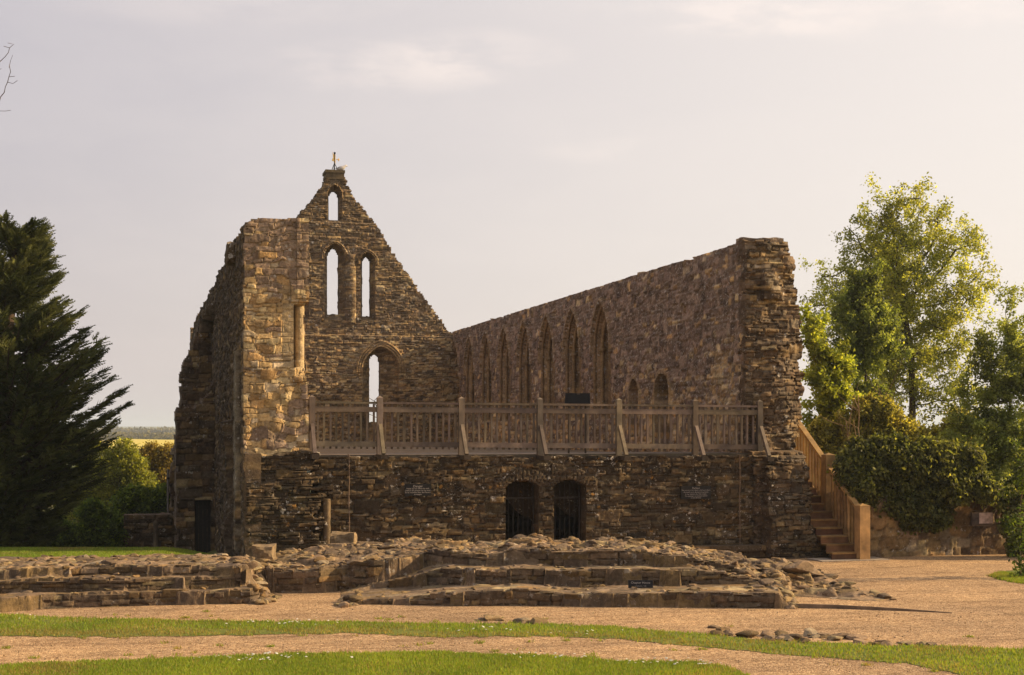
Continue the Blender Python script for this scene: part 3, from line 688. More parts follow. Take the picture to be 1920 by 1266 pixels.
for sx in (-.2, .2): mb = MB(); mb.bar((pc+sx, YF+.95, ZD), (pc+sx, YF+.95, z0+.08), .035, .035); mb.build('leg', M_WOOD, ip)

# stair to the platform
YS0 = 28.75; XS1 = float(on_y(1617, 1000, YS0)[0]); XS0 = XR1-.05+.3
stair = thing('timber_staircase', 'orange oak outdoor staircase with one balustrade climbing beside the broken wall end', 'stairs', (XS1-.5, YS0, 0))
NR = 14; RI = ZD/NR; GO = .262
for k in range(NR):
    y = YS0+.05+k*GO; z = k*RI
    mb = MB(); mb.box((XS0-.12, y, z), (XS1-.04 if k else XS1+.05, y+.03, z+RI-.035), tone()*.62*np.array((1.1, .95, .88))); rs = mb.build('riser', M_OAK_SHADE, stair)  # risers toned darker than the treads to paint them shaded
    mb = MB(); mb.box((XS0-.12, y-.02, z+RI-.035), (XS1-.04 if k else XS1+.05, y+GO+.01, z+RI), tone()*.75); mb.build('tread', M_OAK, stair)
def newel(y, z0, z1, wd=.125):
    mb = MB(); mb.box((XS1-wd, y-wd, z0), (XS1+wd, y+wd, z1), tone()); q = [(XS1+sx*wd, y+sy*wd, z1) for sx, sy in ((-1, -1), (1, -1), (1, 1), (-1, 1))]+[(XS1, y, z1+.05)]
    mb.add(q, [(0, 1, 4), (1, 2, 4), (2, 3, 4), (3, 0, 4)], tone()); mb.build('newel', M_OAK, stair)
zn1 = float(on_y(1617, 948, YS0)[1]); YS1 = YS0+1.62; zn2 = float(on_y(1558, 853, YS1)[1])
newel(YS0, 0, zn1); newel(YS1, 0.1, zn2); YS2 = YS1+1.95
def hz(y): return zn1-.12+(y-YS0)*RI/GO*.99
newel(YS2+.1, .1, hz(YS2)+.2)
for ya, yb in ((YS0+.12, YS1-.12), (YS1+.12, YS2)):
    mb = MB(); mb.bar((XS1, ya, hz(ya)-.06), (XS1, yb, hz(yb)-.06), .14, .06, tone()); mb.build('handrail', M_OAK, stair)
    mb = MB(); mb.bar((XS1, ya, hz(ya)-1.19), (XS1, yb, hz(yb)-1.19), .06, .22, tone()*.9); mb.build('stringer', M_OAK, stair)
    n = int((yb-ya)/.15)
    for k in range(n):
        y = ya+(k+.5)*(yb-ya)/n; mb = MB(); mb.box((XS1-.022, y-.028, hz(y)-1.12), (XS1+.022, y+.028, hz(y)-.085), tone()); mb.build('baluster', M_OAK, stair)
pad = MB(); pad.box((XS1-1.1, YS0-.22, .003), (XS1+.55, YS0+.5, .02)); tag(pad.build('landing_slab', plain('concrete', (.34, .28, .22), .9), loc=(XS1, YS0, 0)), 'thin pale concrete slab at the foot of the oak stairs', 'slab')

# signs
def lettering(txt, size, loc, parent, align='CENTER', rot=(R(90), 0, 0)):
    cu = bpy.data.curves.new('lettering', 'FONT'); cu.body = txt; cu.size = size; cu.align_x = align; cu.align_y = 'CENTER'; cu.space_line = .95; cu.extrude = .0006; cu.resolution_u = 2
    o = bpy.data.objects.new('lettering', cu); COL.objects.link(o); bpy.context.view_layer.update()
    me = bpy.data.meshes.new_from_object(o.evaluated_get(bpy.context.evaluated_depsgraph_get())); bpy.data.objects.remove(o)
    me.materials.clear(); me.materials.append(M_LETTER)
    o = bpy.data.objects.new('lettering', me); COL.objects.link(o); o.parent = parent
    o.location = np.array(loc)-np.array(parent.location); o.rotation_euler = rot; return o
def sign(label, px, Y, lines, wpx, rotz=0):
    (x0, z1), (x1, z0) = on_y(px[0], px[1], Y), on_y(px[2], px[3], Y); cx, cz = (x0+x1)/2, (z0+z1)/2
    s = thing('sign', label, 'sign', (cx, Y, cz))
    mb = MB(); mb.box((x0, Y, z0), (x1, Y+.03, z1)); mb.build('plate', M_SLATE, s)
    for ln, sz, f in lines: lettering(ln, sz, (cx, Y-.004, z1+(z0-z1)*f), s)
    for sx in (-1, 1):
        mb = MB(); mb.tube([(cx+sx*(x1-x0)*.47, Y-.006, cz), (cx+sx*(x1-x0)*.47, Y+.02, cz)], .009, 6); mb.build('bolt', M_IRON, s)
    return s
sign('black danger notice in three languages, left of the arched gateways', (759, 908, 808, 929.5), YF-.13,
     [('Danger', .070, .19), ('Please do not climb the walls', .042, .385), ('Defense de grimper sur les murs', .042, .55), ('Es ist verboten \u00fcber die Mauern', .042, .715), ('zu steigen', .042, .88)], 0)
sign('black notice headed Parlour, right of the arched gateways', (1277, 912, 1333, 935.5), YF-.13,
     [('Parlour', .062, .155), ('This was one of two places in the house where', .036, .315), ('the monks were allowed conversation.', .038, .465), ('It was rebuilt in the 13th century.', .038, .615), ('The opening in its window wall led', .038, .765), ('to the infirmary.', .038, .905)], 0)

# lightning conductors on the front wall
for px, y0, y1, lab in ((653, 853, 1003, 'thin brown conductor strip down the front wall beside the half column'), (1383, 853, 1022, 'thin brown conductor strip down the front wall above the stone bench')):
    x = fx(px); z1, z0 = fz(y0, px), fz(y1, px)
    th = thing('conductor_strip', lab, 'conductor', (x, YF-.12, z0))
    mb = MB(); mb.tube([(x+.006*math.sin(k*1.3), YF-.125, z0+(z1-z0)*k/8) for k in range(9)]+[(x, YF+.05, z1+.02)], .0115, 6); mb.build('strip', M_COPPER, th)
    for f in (.15, .5, .85): mb = MB(); mb.box((x-.022, YF-.14, z0+(z1-z0)*f), (x+.022, YF-.06, z0+(z1-z0)*f+.02)); mb.build('bracket', M_COPPER, th)
# downpipe and props at the far left corner of the ruin
xp, zp0 = on_y(315, 1030, 46.3); zp1 = on_y(315, 880, 46.3)[1]
dp = thing('downpipe', 'thin grey downpipe at the far left corner of the ruin', 'pipe', (xp, 46.3, -2))
mb = MB(); mb.tube([(xp, 46.3, zp1), (xp, 46.3, -.6), (xp-.12, 46.2, -.95), (xp-.3, 46.1, -2)], .035, 8); mb.build('pipe', plain('grey_pipe', (.16, .14, .12), .6), dp)
for k in range(2):
    z = zp1-.3-k*1.3; mb = MB(); mb.box((xp-.05, 46.25, z), (xp+.05, 46.42, z+.04)); mb.build('bracket', M_IRON, dp)

# weathervane
vx, vy = gx+.02, YG+.4; z0 = gz+.10
wvn = thing('weathervane', 'gilded flag weathervane on a black tripod at the gable peak', 'weathervane', (vx, vy, z0))
ztop = float(on_y(630, 287, vy)[1])
mb = MB(); mb.tube([(vx, vy, z0), (vx, vy, ztop-.02)], .022, 8); pole = mb.build('pole', M_BLACK, wvn)
mb = MB(); n = 8
for i in range(n): pass
mb.tube([(vx+.01, vy, ztop-.06), (vx+.01, vy, ztop-.02), (vx+.01, vy, ztop+.02), (vx+.01, vy, ztop+.04)], [.02, .045, .045, .015], 8); mb.build('finial', M_BLACK, pole)
for a in (0.2, 2.3, 4.4):
    mb = MB(); mb.bar((vx, vy, z0+.38), (vx+.20*math.cos(a), vy+.20*math.sin(a), z0), .022, .022); mb.build('leg', M_BLACK, wvn)
def flagpoly(pts, th, name, m, parent, Y):
    n = len(pts); V = [(a, Y-th, b) for a, b in pts]+[(a, Y+th, b) for a, b in pts]; mb = MB()
    for i in range(n): j = (i+1) % n; mb.add([V[i], V[j], V[n+j], V[n+i]], [(0, 1, 2, 3)])
    c = len(pts)
    ctr = (np.mean([p[0] for p in pts]), np.mean([p[1] for p in pts]))
    for i in range(n):
        j = (i+1) % n; mb.add([V[j], V[i], (ctr[0], Y-th, ctr[1])], [(0, 1, 2)]); mb.add([V[n+i], V[n+j], (ctr[0], Y+th, ctr[1])], [(0, 1, 2)])
    return mb.build(name, m, parent)
fp = [(629, 322-14), (629, 289), (627.5, 291), (626, 290), (624.5, 287.5), (623, 284.5), (624, 290), (624.5, 296), (622.3, 299.5), (622.5, 301.5), (625, 302.5), (627.5, 304)]
flagpoly([tuple(float(q) for q in on_y(a, b, vy)) for a, b in fp], .012, 'flag', M_GOLD, wvn, vy)
mb = MB(); s_ = lambda a, b: tuple(float(q) for q in on_y(a, b, vy))
(ax_, az_), (bx_, bz_) = s_(630, 299.5), s_(635.5, 299.5); mb.bar((ax_, vy, az_), (bx_, vy, bz_), .02, .03); mb.tube([(bx_-.02, vy, az_-.07), (bx_, vy, az_), (bx_-.02, vy, az_+.07)], [.012, .03, .012], 6); mb.build('pointer', M_GOLD, wvn)
# a gull resting on the capstone
def gull(px, py, face, label, sc=1.):
    x, z = on_y(px, py, YG+.12); x = float(x); Yb = YG+.12; z = gz+.10
    root = None; mb = MB(); n = 9
    P = np.array([(-.24, .07), (-.18, .085), (-.08, .10), (.02, .12), (.10, .15), (.15, .20), (.19, .235), (.23, .235), (.27, .225)]); rd = np.array([.008, .04, .085, .10, .09, .06, .052, .045, .012])
    mb.tube([(x+face*a*sc, Yb, z+b*sc) for a, b in P], rd*sc, 10, (.62, .58, .55))
    o = mb.build('gull', plain('pale_feathers', (.50, .47, .45), .8, 0, .3, 30), loc=(x, Yb, z), smooth=True); tag(o, label, 'bird')
    mb = MB()
    for sy in (-1, 1): mb.add([(x+face*.10*sc, Yb+sy*.06*sc, z+.17*sc), (x-face*.10*sc, Yb+sy*.075*sc, z+.15*sc), (x-face*.27*sc, Yb+sy*.02*sc, z+.09*sc), (x, Yb+sy*.085*sc, z+.10*sc)], [(0, 1, 2, 3)])
    mb.build('wing', plain('grey_feathers', (.22, .21, .21), .8), o)
    mb = MB(); mb.bar((x+face*.262*sc, Yb, z+.225*sc), (x+face*.29*sc, Yb, z+.215*sc), .016*sc, .018*sc); mb.build('beak', M_GOLD, o)
    for sy in (-1, 1): mb = MB(); mb.tube([(x+.01*face, Yb+sy*.03, z), (x, Yb+sy*.03, z+.07*sc)], .007, 5); mb.build('leg', M_GOLD, o)
gull(639.5, 318, 1, 'pale bird resting on the gable peak beside the gilded weathervane', 1.0)

# ================================================================ GROUND
def patch_sheet(name, pts_w, z, m, sub=None, **kw):
    from mathutils.geometry import tessellate_polygon
    from mathutils import Vector
    V = [Vector((a, b, 0)) for a, b in pts_w]; T = tessellate_polygon([V])
    mb = MB(); A = np.array([(a, b, z) for a, b in pts_w]); F = []
    for q in T:
        p = A[list(q)]; F.append(q if np.cross(p[1]-p[0], p[2]-p[0])[2] > 0 else q[::-1])
    mb.add(A, F); return mb.build(name, m)
# gravel
m, t, b = mat('sunlit_gravel'); p = pos(t)
n1 = t.noise(p, .35, 4, .6); n2 = t.noise(p, 6, 5, .7); vo = t.vor(p, 55, 'Color'); vd = t.vor(p, 55)
sepc = t.new('ShaderNodeSeparateColor'); t.link(vo, sepc.inputs[0])
c = t.ramp(sepc.outputs[0], [(0, (.12, .066, .032)), (.3, (.325, .205, .108)), (.7, (.435, .29, .158)), (1., (.66, .49, .30))])
c = t.mix(1, c, t.ramp(n2, [(.3, (.72, .70, .68)), (.7, (1.22, 1.2, 1.18))]), 'MULTIPLY')
c = t.mix(1, c, t.ramp(n1, [(.35, (.82, .82, .84)), (.65, (1.12, 1.1, 1.06))]), 'MULTIPLY')
c = t.mix(t.math('MULTIPLY', t.mr(t.noise(p, 1.3, 6, .75), .54, .68), .38), c, C4(.16, .09, .045))
mpw = t.new('ShaderNodeMapping'); mpw.inputs['Scale'].default_value = (.35, 1.6, 1); t.link(p, mpw.inputs[0]); c = t.mix(1, c, t.ramp(t.noise(mpw.outputs[0], 1.1, 6, .7), [(.30, (.58, .54, .50)), (.5, (1, 1, 1)), (.72, (1.2, 1.18, 1.14))]), 'MULTIPLY')
t.link(c, b.inputs['Base Color']); hh = t.math('ADD', t.math('MULTIPLY', vd, -1.), t.math('MULTIPLY', n2, .8)); bump(t, b, hh, .02, .7)
M_GRAVEL = m
m, t, b = mat('turf_soil'); p = pos(t); n = t.noise(p, 1.2, 5, .7); n2 = t.noise(p, 18, 4, .7)
c = t.ramp(n, [(.35, (.10, .13, .02)), (.6, (.15, .165, .03)), (.72, (.30, .22, .10))]); c = t.mix(1, c, t.ramp(n2, [(.3, (.6, .6, .6)), (.7, (1.35, 1.3, 1.2))]), 'MULTIPLY')
t.link(c, b.inputs['Base Color']); bump(t, b, n2, .03, .8); M_TURF = m
m, t, b = mat('far_meadow'); p = pos(t); n = t.noise(p, .02, 5, .6); n2 = t.noise(p, .3, 5, .7)
c = t.ramp(n, [(.35, (.10, .12, .03)), (.6, (.15, .15, .05)), (.75, (.20, .17, .08))]); c = t.mix(1, c, t.ramp(n2, [(.3, (.75, .75, .7)), (.7, (1.2, 1.2, 1.1))]), 'MULTIPLY')
t.link(c, b.inputs['Base Color']); M_MEADOW = m

# terrain out to the horizon: level about the ruin, falling to a valley behind, rising to far hills
def terr(x, y):
    d = np.hypot(x, y); q = y+.0*x
    fall = -13*sstep(y, 40, 150)*sstep(d, 40, 150); fall = fall-1.6*sstep(y, 30.5, 44)*sstep(x, 3.2, .3)
    rise = 24*sstep(y, 280, 1500)+ (10*(fbm(x, y, .0016, 2, 3)-.5))*sstep(y, 300, 900)
    rise = rise*sstep(y, 250, 420)*.52
    return -.03+fall+rise*1.0
ax = np.concatenate([-np.geomspace(9000, 60, 34), np.linspace(-56, 64, 61), np.geomspace(68, 9000, 34)])
ay = np.concatenate([[-3000, -800, -200, -60], np.linspace(-30, 74, 105), np.geomspace(76, 9000, 60)])
gxx, gyy = np.meshgrid(ax, ay); zzt = terr(gxx, gyy); i = np.arange(gxx.size).reshape(gxx.shape)
mb = MB(); mb.add(np.stack([gxx, gyy, zzt], -1).reshape(-1, 3), np.stack([i[:-1, :-1], i[:-1, 1:], i[1:, 1:], i[1:, :-1]], -1).reshape(-1, 4))
tag(mb.build('ground', M_MEADOW, smooth=True), kind='structure')
# gravel sheet: around the foundations and the right-hand yard
gp_ = [on_z(a, b) for a, b in ((-700, 1062), (430, 1062), (460, 1045))]
gv = [(-14, 5), (30, 5), (40, 22), (30, 33.5), (15.6, 33.5), (14.9, 29.9), (3, 29.9), (1.9, 29.2), (-2.5, 27), (-14, 24)]
tag(patch_sheet('gravel_path', gv, .0, M_GRAVEL), kind='structure')
U1 = [(-400, 1140), (0, 1152), (100, 1157), (200, 1161), (400, 1164), (640, 1166), (860, 1170), (1050, 1171), (1200, 1180), (1330, 1190), (1450, 1202), (1600, 1208), (1760, 1212), (1920, 1218), (2300, 1235)]
L1 = [(-400, 1190), (0, 1193), (150, 1195), (400, 1192), (640, 1187), (800, 1195), (1000, 1193), (1150, 1198), (1300, 1212), (1500, 1230), (1700, 1245), (1790, 1262), (1830, 1275), (1900, 1330), (2300, 1500)]
U2 = [(-400, 1262), (0, 1248), (200, 1240), (400, 1232), (600, 1226), (800, 1224), (1000, 1230), (1150, 1240), (1300, 1243), (1360, 1250), (1400, 1266), (1430, 1290), (1460, 1400), (1480, 1700)]
rj = np.random.default_rng(77)
def wobble(poly, n=14, a=1.6):
    P = []
    for (x0, y0), (x1, y1) in zip(poly[:-1], poly[1:]):
        for k in range(n): f = k/n; P.append((x0+(x1-x0)*f, y0+(y1-y0)*f+rj.normal(0, a*.5)+a*1.2*(vn(np.array(x0+(x1-x0)*f), np.array(y0*1.), .03, 3)-.5)))
    return P+[poly[-1]]
def strip(up, lo): return [tuple(float(q) for q in on_z(a, b)) for a, b in wobble(up)+wobble(lo)[::-1]]
W1 = strip(U1, L1); W2 = [tuple(float(q) for q in on_z(a, b)) for a, b in wobble(U2)+[(800, 1900), (-400, 1900)]]
W3 = [tuple(float(q) for q in on_z(a, b)) for a, b in wobble([(1858, 1080), (1880, 1072), (1930, 1066), (2080, 1062), (2150, 1066)], 6, .6)+wobble([(2180, 1080), (2150, 1096), (2060, 1102), (1930, 1096), (1880, 1088), (1858, 1080)], 6, .6)]
for nm, W in (('grass_verge', W1), ('lawn', W2), ('lawn', W3)): tag(patch_sheet(nm, W, .006, M_TURF), kind='structure')
# raised lawn on the left, banked up behind the old benches
LA = [(-400, 1060), (0, 1059), (150, 1056), (300, 1053), (380, 1052), (445, 1054)]
def ld(L, D): return L*CY+D*SY, -L*SY+D*CY
Lg, Dg = np.meshgrid(grid(-19, -4.6, .16), grid(25.0, 33.5, .14))
def lawn_z(L, D):
    px = 960+FOC*L/29
    crest = 1029+ .0*px+18*sstep(px, 290, 430); zc = EYE-(crest-HOR)/FOC*29.6
    return np.where(D < 25.08, -.15, .50+(zc-.50)*sstep(D, 25.2, 29.3)-1.5*sstep(D, 29.6, 33.5))
zl = lawn_z(Lg, Dg)+.03*(vn(Lg, Dg, 1.2, 2)-.5); Xg, Yg = ld(Lg, Dg); i = np.arange(Lg.size).reshape(Lg.shape)
mb = MB(); mb.add(np.stack([Xg, Yg, zl], -1).reshape(-1, 3), np.stack([i[:-1, :-1], i[:-1, 1:], i[1:, 1:], i[1:, :-1]], -1).reshape(-1, 4))
tag(mb.build('lawn', M_TURF, smooth=True), kind='structure')
def itp(px, pts): P = np.array(pts, float); return np.interp(px, P[:, 0], P[:, 1])
# grass blades
def blades(P, rng, h=(.03, .07), wd=.010, dryk=None, lean=.5):
    n = len(P); a = rng.uniform(0, 2*np.pi, n); hh = rng.uniform(*h, n); wv_ = wd*rng.uniform(.7, 1.3, n)
    la = rng.uniform(0, 2*np.pi, n); ll = hh*rng.uniform(0, lean, n)
    d = np.stack([np.cos(a), np.sin(a), 0*a], 1)*wv_[:, None]
    tip = P+np.stack([np.cos(la)*ll, np.sin(la)*ll, hh], 1)
    V = np.stack([P-d, P+d, tip], 1).reshape(-1, 3); F = np.arange(3*n).reshape(-1, 3)
    g = rng.random(n)[:, None]; dry = (rng.random(n) < (.12+1.1*np.clip(fbm(P[:, 0], P[:, 1], .7, 3, 3)-.5, 0, 1)*2+(0 if dryk is None else dryk)))[:, None]
    c = np.array((.155, .235, .025))*(1-g)+np.array((.29, .35, .045))*g
    c = np.where(dry, np.array((.30, .25, .075))*(.7+.5*g), c)
    return V, F, np.repeat(c, 3, 0)
rng = np.random.default_rng(21)
def scatter(poly, n, rng):
    A = np.array(poly); lo, hi = A.min(0), A.max(0); lo = np.maximum(lo, (-9, 14.5)); hi = np.minimum(hi, (17, 33)); out = []
    P = rng.uniform(lo, hi, (n, 2)); return P[poly_in(P[:, 0], P[:, 1], poly)]
mb = MB()
for W, n in ((W1, 420000), (W2, 300000), (W3, 60000)):
    P = scatter(W, n, rng); keep = rng.random(len(P)) < .55+.9*(fbm(P[:, 0], P[:, 1], 1.1, 1, 3)-.2); P = P[keep]; P = P+rng.normal(0, .035, P.shape)
    x, y = P[:, 0], P[:, 1]; dd_ = x*SY+y*CY; py = HOR+EYE/dd_*FOC; px = 960+(x*CY-y*SY)/dd_*FOC
    dk = np.zeros(len(P))
    if W is W1:           # trodden, drier turf along the near edge of the verge
        f = (py-itp(px, U1))/(itp(px, L1)-itp(px, U1)); bare = fbm(x, y, 1.6, 4, 3); dk = .75*sstep(f+.5*(bare-.5), .45, .85)*(1-.6*sstep(px, 1050, 1400)); P = P[rng.random(len(P)) > .62*dk+.5*sstep(bare, .6, .7)]
        x, y = P[:, 0], P[:, 1]; dd_ = x*SY+y*CY; py = HOR+EYE/dd_*FOC; px = 960+(x*CY-y*SY)/dd_*FOC; f = (py-itp(px, U1))/(itp(px, L1)-itp(px, U1)); dk = .75*sstep(f+.5*(fbm(x, y, 1.6, 4, 3)-.5), .45, .85)*(1-.6*sstep(px, 1050, 1400))
    V, F, c = blades(np.concatenate([P, np.zeros((len(P), 1))], 1), rng, (.016, .052), .009, dk); mb.add(V, F, c)
for k in range(170):            # weeds and stray tufts in the gravel, mostly near the turf edges
    e_ = (U1, L1, U2)[rng.integers(3)]; px = rng.uniform(-20, 1900); py = itp(px, e_)+rng.normal(0, 9); x, y = on_z(px, py); n = int(rng.integers(8, 40)); P = np.stack([x+rng.normal(0, .035, n), y+rng.normal(0, .035, n), 0*np.ones(n)], 1)
    V, F, c = blades(P, rng, (.015, .05), .008, .3*np.ones(n), 1.2); mb.add(V, F, c)
tag(mb.build('grass', M_GRASS), 'short green turf edging the gravel paths', 'grass', kind='stuff')
L_ = rng.uniform(-13.5, -5.2, 110000); D_ = rng.uniform(25.3, 30.4, 110000); X_, Y_ = ld(L_, D_)
V, F, c = blades(np.stack([X_, Y_, lawn_z(L_, D_)-.005], 1), rng, (.02, .05)); mb = MB(); mb.add(V, F, c*np.array((.9, .95, 1)))
tag(mb.build('grass', M_GRASS), 'mown grass of the raised lawn behind the left benches', 'grass', kind='stuff')
# daisies
mb = MB()
for ctr, n, sp in (((1060, 1232), 52, 60), ((1220, 1244), 36, 50), ((480, 1236), 44, 60), ((1040, 1192), 12, 60), ((540, 1171), 28, 50), ((30, 1160), 8, 40), ((1330, 1247), 12, 20), ((900, 1188), 8, 30)):
    for k in range(n):
        x, y = on_z(ctr[0]+rng.normal(0, sp), ctr[1]+rng.uniform(-5, 8)); h = rng.uniform(.045, .08)
        if not (poly_in(np.array(x), np.array(y), W1) or poly_in(np.array(x), np.array(y), W2)): continue
        a = np.arange(6)*np.pi/3; rr = rng.uniform(.013, .023); tl = rng.uniform(-.4, .4, 2)
        V = np.concatenate([np.stack([x+rr*np.cos(a), y+rr*np.sin(a), h+rr*(tl[0]*np.cos(a)+tl[1]*np.sin(a))-.3*rr], 1), [(x, y, h)]])
        mb.add(V, [(q, (q+1) % 6, 6) for q in range(6)], (.7, .68, .62))
tag(mb.build('daisies', leaf_mat('petals', .3)), 'scattered white daisies in the turf', 'daisies', kind='stuff')

# ================================================================ CHAPTER HOUSE FOUNDATIONS
def icos(sub=2):
    import bmesh
    bm = bmesh.new(); bmesh.ops.create_icosphere(bm, subdivisions=sub, radius=1)
    V = np.array([v.co[:] for v in bm.verts]); F = np.array([[v.index for v in f.verts] for f in bm.faces]); bm.free(); return V, F
IV, IF = icos(3); IV2, IF2 = icos(2)
def rock(mb, c, size, rng, col, fine=False, cuts=7):
    V, F = (IV, IF) if fine else (IV2, IF2); P = V.copy()
    for _ in range(cuts):
        n = rng.normal(size=3); n /= np.linalg.norm(n); h = rng.uniform(.42, .82); d = P@n; P = P-np.clip(d-h, 0, None)[:, None]*n
    P *= 1+.10*(vn(P[:, 0]*2+rng.random()*9, P[:, 1]*2+P[:, 2], 1.5, int(rng.integers(8)))-.5)[:, None]
    P = P*np.array(size); a = rng.uniform(0, 2*np.pi); ca, sa = math.cos(a), math.sin(a)
    P = P@np.array([[ca, sa, 0], [-sa, ca, 0], [0, 0, 1.]])
    ti = rng.normal(0, .18); ct, st_ = math.cos(ti), math.sin(ti); P = P@np.array([[1, 0, 0], [0, ct, st_], [0, -st_, ct]])
    mb.add(P+np.array(c), F, col); return mb
def RC(rng): return PALE[rng.integers(6)]*rng.uniform(.45, .95) if rng.random() < .5 else TAN[rng.integers(6)]*rng.uniform(.45, 1.05)
def Dof(py, z): return (EYE-z)*FOC/(py-HOR)
stp = .030
Ls = grid(-10.2, 8.2, stp); Ds = grid(21.9, 29.0, stp); LL, DD = np.meshgrid(Ls, Ds)
PXm = 960+FOC*LL/DD
blk = Masonry(91, -12, 10, 0, 4, (.22, .26), (.22, .6), 0, warp=.03)
_, cu, cv, r1, r2, r3, r4 = blk.q(LL, (PXm*0+1.)); 
def edge_j(k): 
    q = Masonry(95+k, -12, 10, 0, 4, (.3, .31), (.25, .65), 0, warp=.01); d, a, b, s1, s2, s3, s4 = q.q(LL, np.full_like(LL, 1.1)); return (s1-.5)*.15-.03*(1-sstep(d, 0, .03))+.16*(fbm(LL, DD, 3, k, 3)-.5), s2
Z = np.zeros_like(LL)
def HM(L, k): return .74+.52*fbm(L, L*0+k*7.7, .9, k, 3)
def DM(L, k): return .26*(fbm(L, L*0+k*3.3, .8, k+2, 3)-.5)
E1P = [(-300, 1158), (0, 1148), (60, 1143), (130, 1140), (300, 1134), (470, 1133), (492, 1128), (503, 1116), (628, 1117), (640, 1132), (760, 1134), (900, 1136), (1200, 1138), (1480, 1140), (1700, 1142)]; e1 = itp(PXm, E1P)
H1P = [(-300, .2), (480, .21), (498, .0), (636, .0), (660, .05), (700, .08), (760, .12), (850, .2), (900, .23), (1460, .22), (1484, .0), (1700, 0)]; h1 = itp(PXm, H1P)*HM(LL, 0)
E2P = [(-300, 1122), (0, 1115), (170, 1112), (300, 1108), (420, 1105), (476, 1101), (500, 1112), (640, 1112), (700, 1104), (800, 1098), (1300, 1098), (1425, 1098), (1484, 1122), (1700, 1134)]; e2 = itp(PXm, E2P)
H2P = [(-300, .2), (462, .18), (480, .0), (655, .0), (700, .09), (780, .2), (830, .25), (1300, .23), (1400, .14), (1430, .03), (1500, 0)]; h2 = itp(PXm, H2P)*HM(LL, 1)
E3P = [(-300, 1093), (0, 1087), (130, 1085), (430, 1083), (476, 1086), (500, 1112), (600, 1112), (640, 1108), (680, 1098), (720, 1088), (760, 1076), (800, 1063), (1000, 1063), (1200, 1065), (1300, 1068), (1425, 1080), (1484, 1118), (1700, 1132)]; e3 = itp(PXm, E3P)
H3P = [(-300, .17), (430, .17), (480, .2), (504, .48), (640, .50), (700, .42), (780, .26), (850, .2), (1000, .24), (1180, .22), (1300, .14), (1400, .06), (1480, 0)]; h3 = itp(PXm, H3P)*HM(LL, 2)
za = h1; zb = h1+h2
D1 = Dof(e1, 0)+DM(LL, 0); D2 = Dof(e2, np.minimum(itp(PXm, H1P), .3))+DM(LL, 1); D3 = Dof(e3, np.minimum(itp(PXm, H1P)+itp(PXm, H2P), .5))+DM(LL, 2)
D2 = np.maximum(D2, D1+.02); D3 = np.maximum(D3, D2+.02)
j1, s1 = edge_j(1); j2, s2 = edge_j(2); j3, s3 = edge_j(3)
def stepf(D, D0, j, w=.05): return sstep(D-(D0+j), 0, w)
Z = h1*stepf(DD, D1, j1)+h2*stepf(DD, D2, j2)+h3*stepf(DD, D3, j3)
crest_py = itp(PXm, [(-300, 1058), (0, 1056), (130, 1056), (250, 1052), (440, 1056), (480, 1050), (520, 1036), (600, 1020), (680, 1013), (720, 1012), (750, 1005), (840, 1005), (860, 1010), (920, 1014), (980, 1020), (1040, 1024), (1100, 1032), (1180, 1046), (1240, 1048), (1300, 1052), (1360, 1050), (1400, 1046), (1470, 1046), (1505, 1052), (1535, 1066), (1560, 1085), (1620, 1110), (1700, 1130)])
CD = itp(PXm, [(-300, 25.6), (440, 25.8), (520, 26.8), (700, 27.5), (1100, 27.4), (1400, 27.0), (1530, 26.4), (1600, 25), (1700, 24)])
zc = EYE-(crest_py-HOR)/FOC*CD-itp(PXm, [(-300, .05), (480, .06), (640, .09), (840, .12), (930, .24), (1180, .24), (1350, .09), (1700, .03)]); zs3 = h1+h2+h3
fr = sstep(DD, D3+.1-(D3-D2)*sstep(PXm, 1230, 1370), CD); Z = Z+np.clip(zc-zs3, 0, None)*fr*stepf(DD, D3, j3, .06)
lawnside = sstep(PXm, 470, 430); zback = np.where(lawnside > .5, .44, .0)
Z = Z*(1-sstep(DD, CD+.25, CD+1.0))+zback*sstep(DD, CD+.25, CD+1.0)
Z = np.where(DD > CD+1.0, np.where(lawnside > .5, .44, -.05), Z)
top = (Z > .03)
tex = Masonry(99, -12, 10, 20, 30, (.16, .42), (.18, .5), 0, warp=.14); td, tu, tv, t1, t2, t3, t4 = tex.q(LL, DD)
RS = D3+(D2-D3)*sstep(PXm, 1230, 1370); rubb = sstep(DD, RS-.05, RS+.25)*np.clip(itp(PXm, [(-300, .55), (440, .55), (500, 1), (1700, 1)]), 0, 1)
tail = sstep(PXm, 1478, 1500); rubb = np.maximum(rubb, tail*sstep(Z, .0, .1))
pf = np.clip(td/.07, 0, 1); Z += top*(rubb*(.11*pf*(t3-.35)+.07*(fbm(LL, DD, 3, 3, 4)-.5))+(1-rubb)*(.014*np.clip(td/.03, 0, 1)*(t3-.4)+.02*(fbm(LL, DD, 4, 1, 3)-.5)))
pick = (t2*5.99).astype(int)
colr = np.where((t1 < .4)[..., None], PALE[pick]*.85, TAN[pick]*.88)*(.7+.5*t4)[..., None]
jm = (1-np.clip(td/.035, 0, 1))[..., None]; colr = colr*(1-.7*jm)+np.array((.13, .09, .055))*.7*jm  # joints darkened to paint shade into the crevices
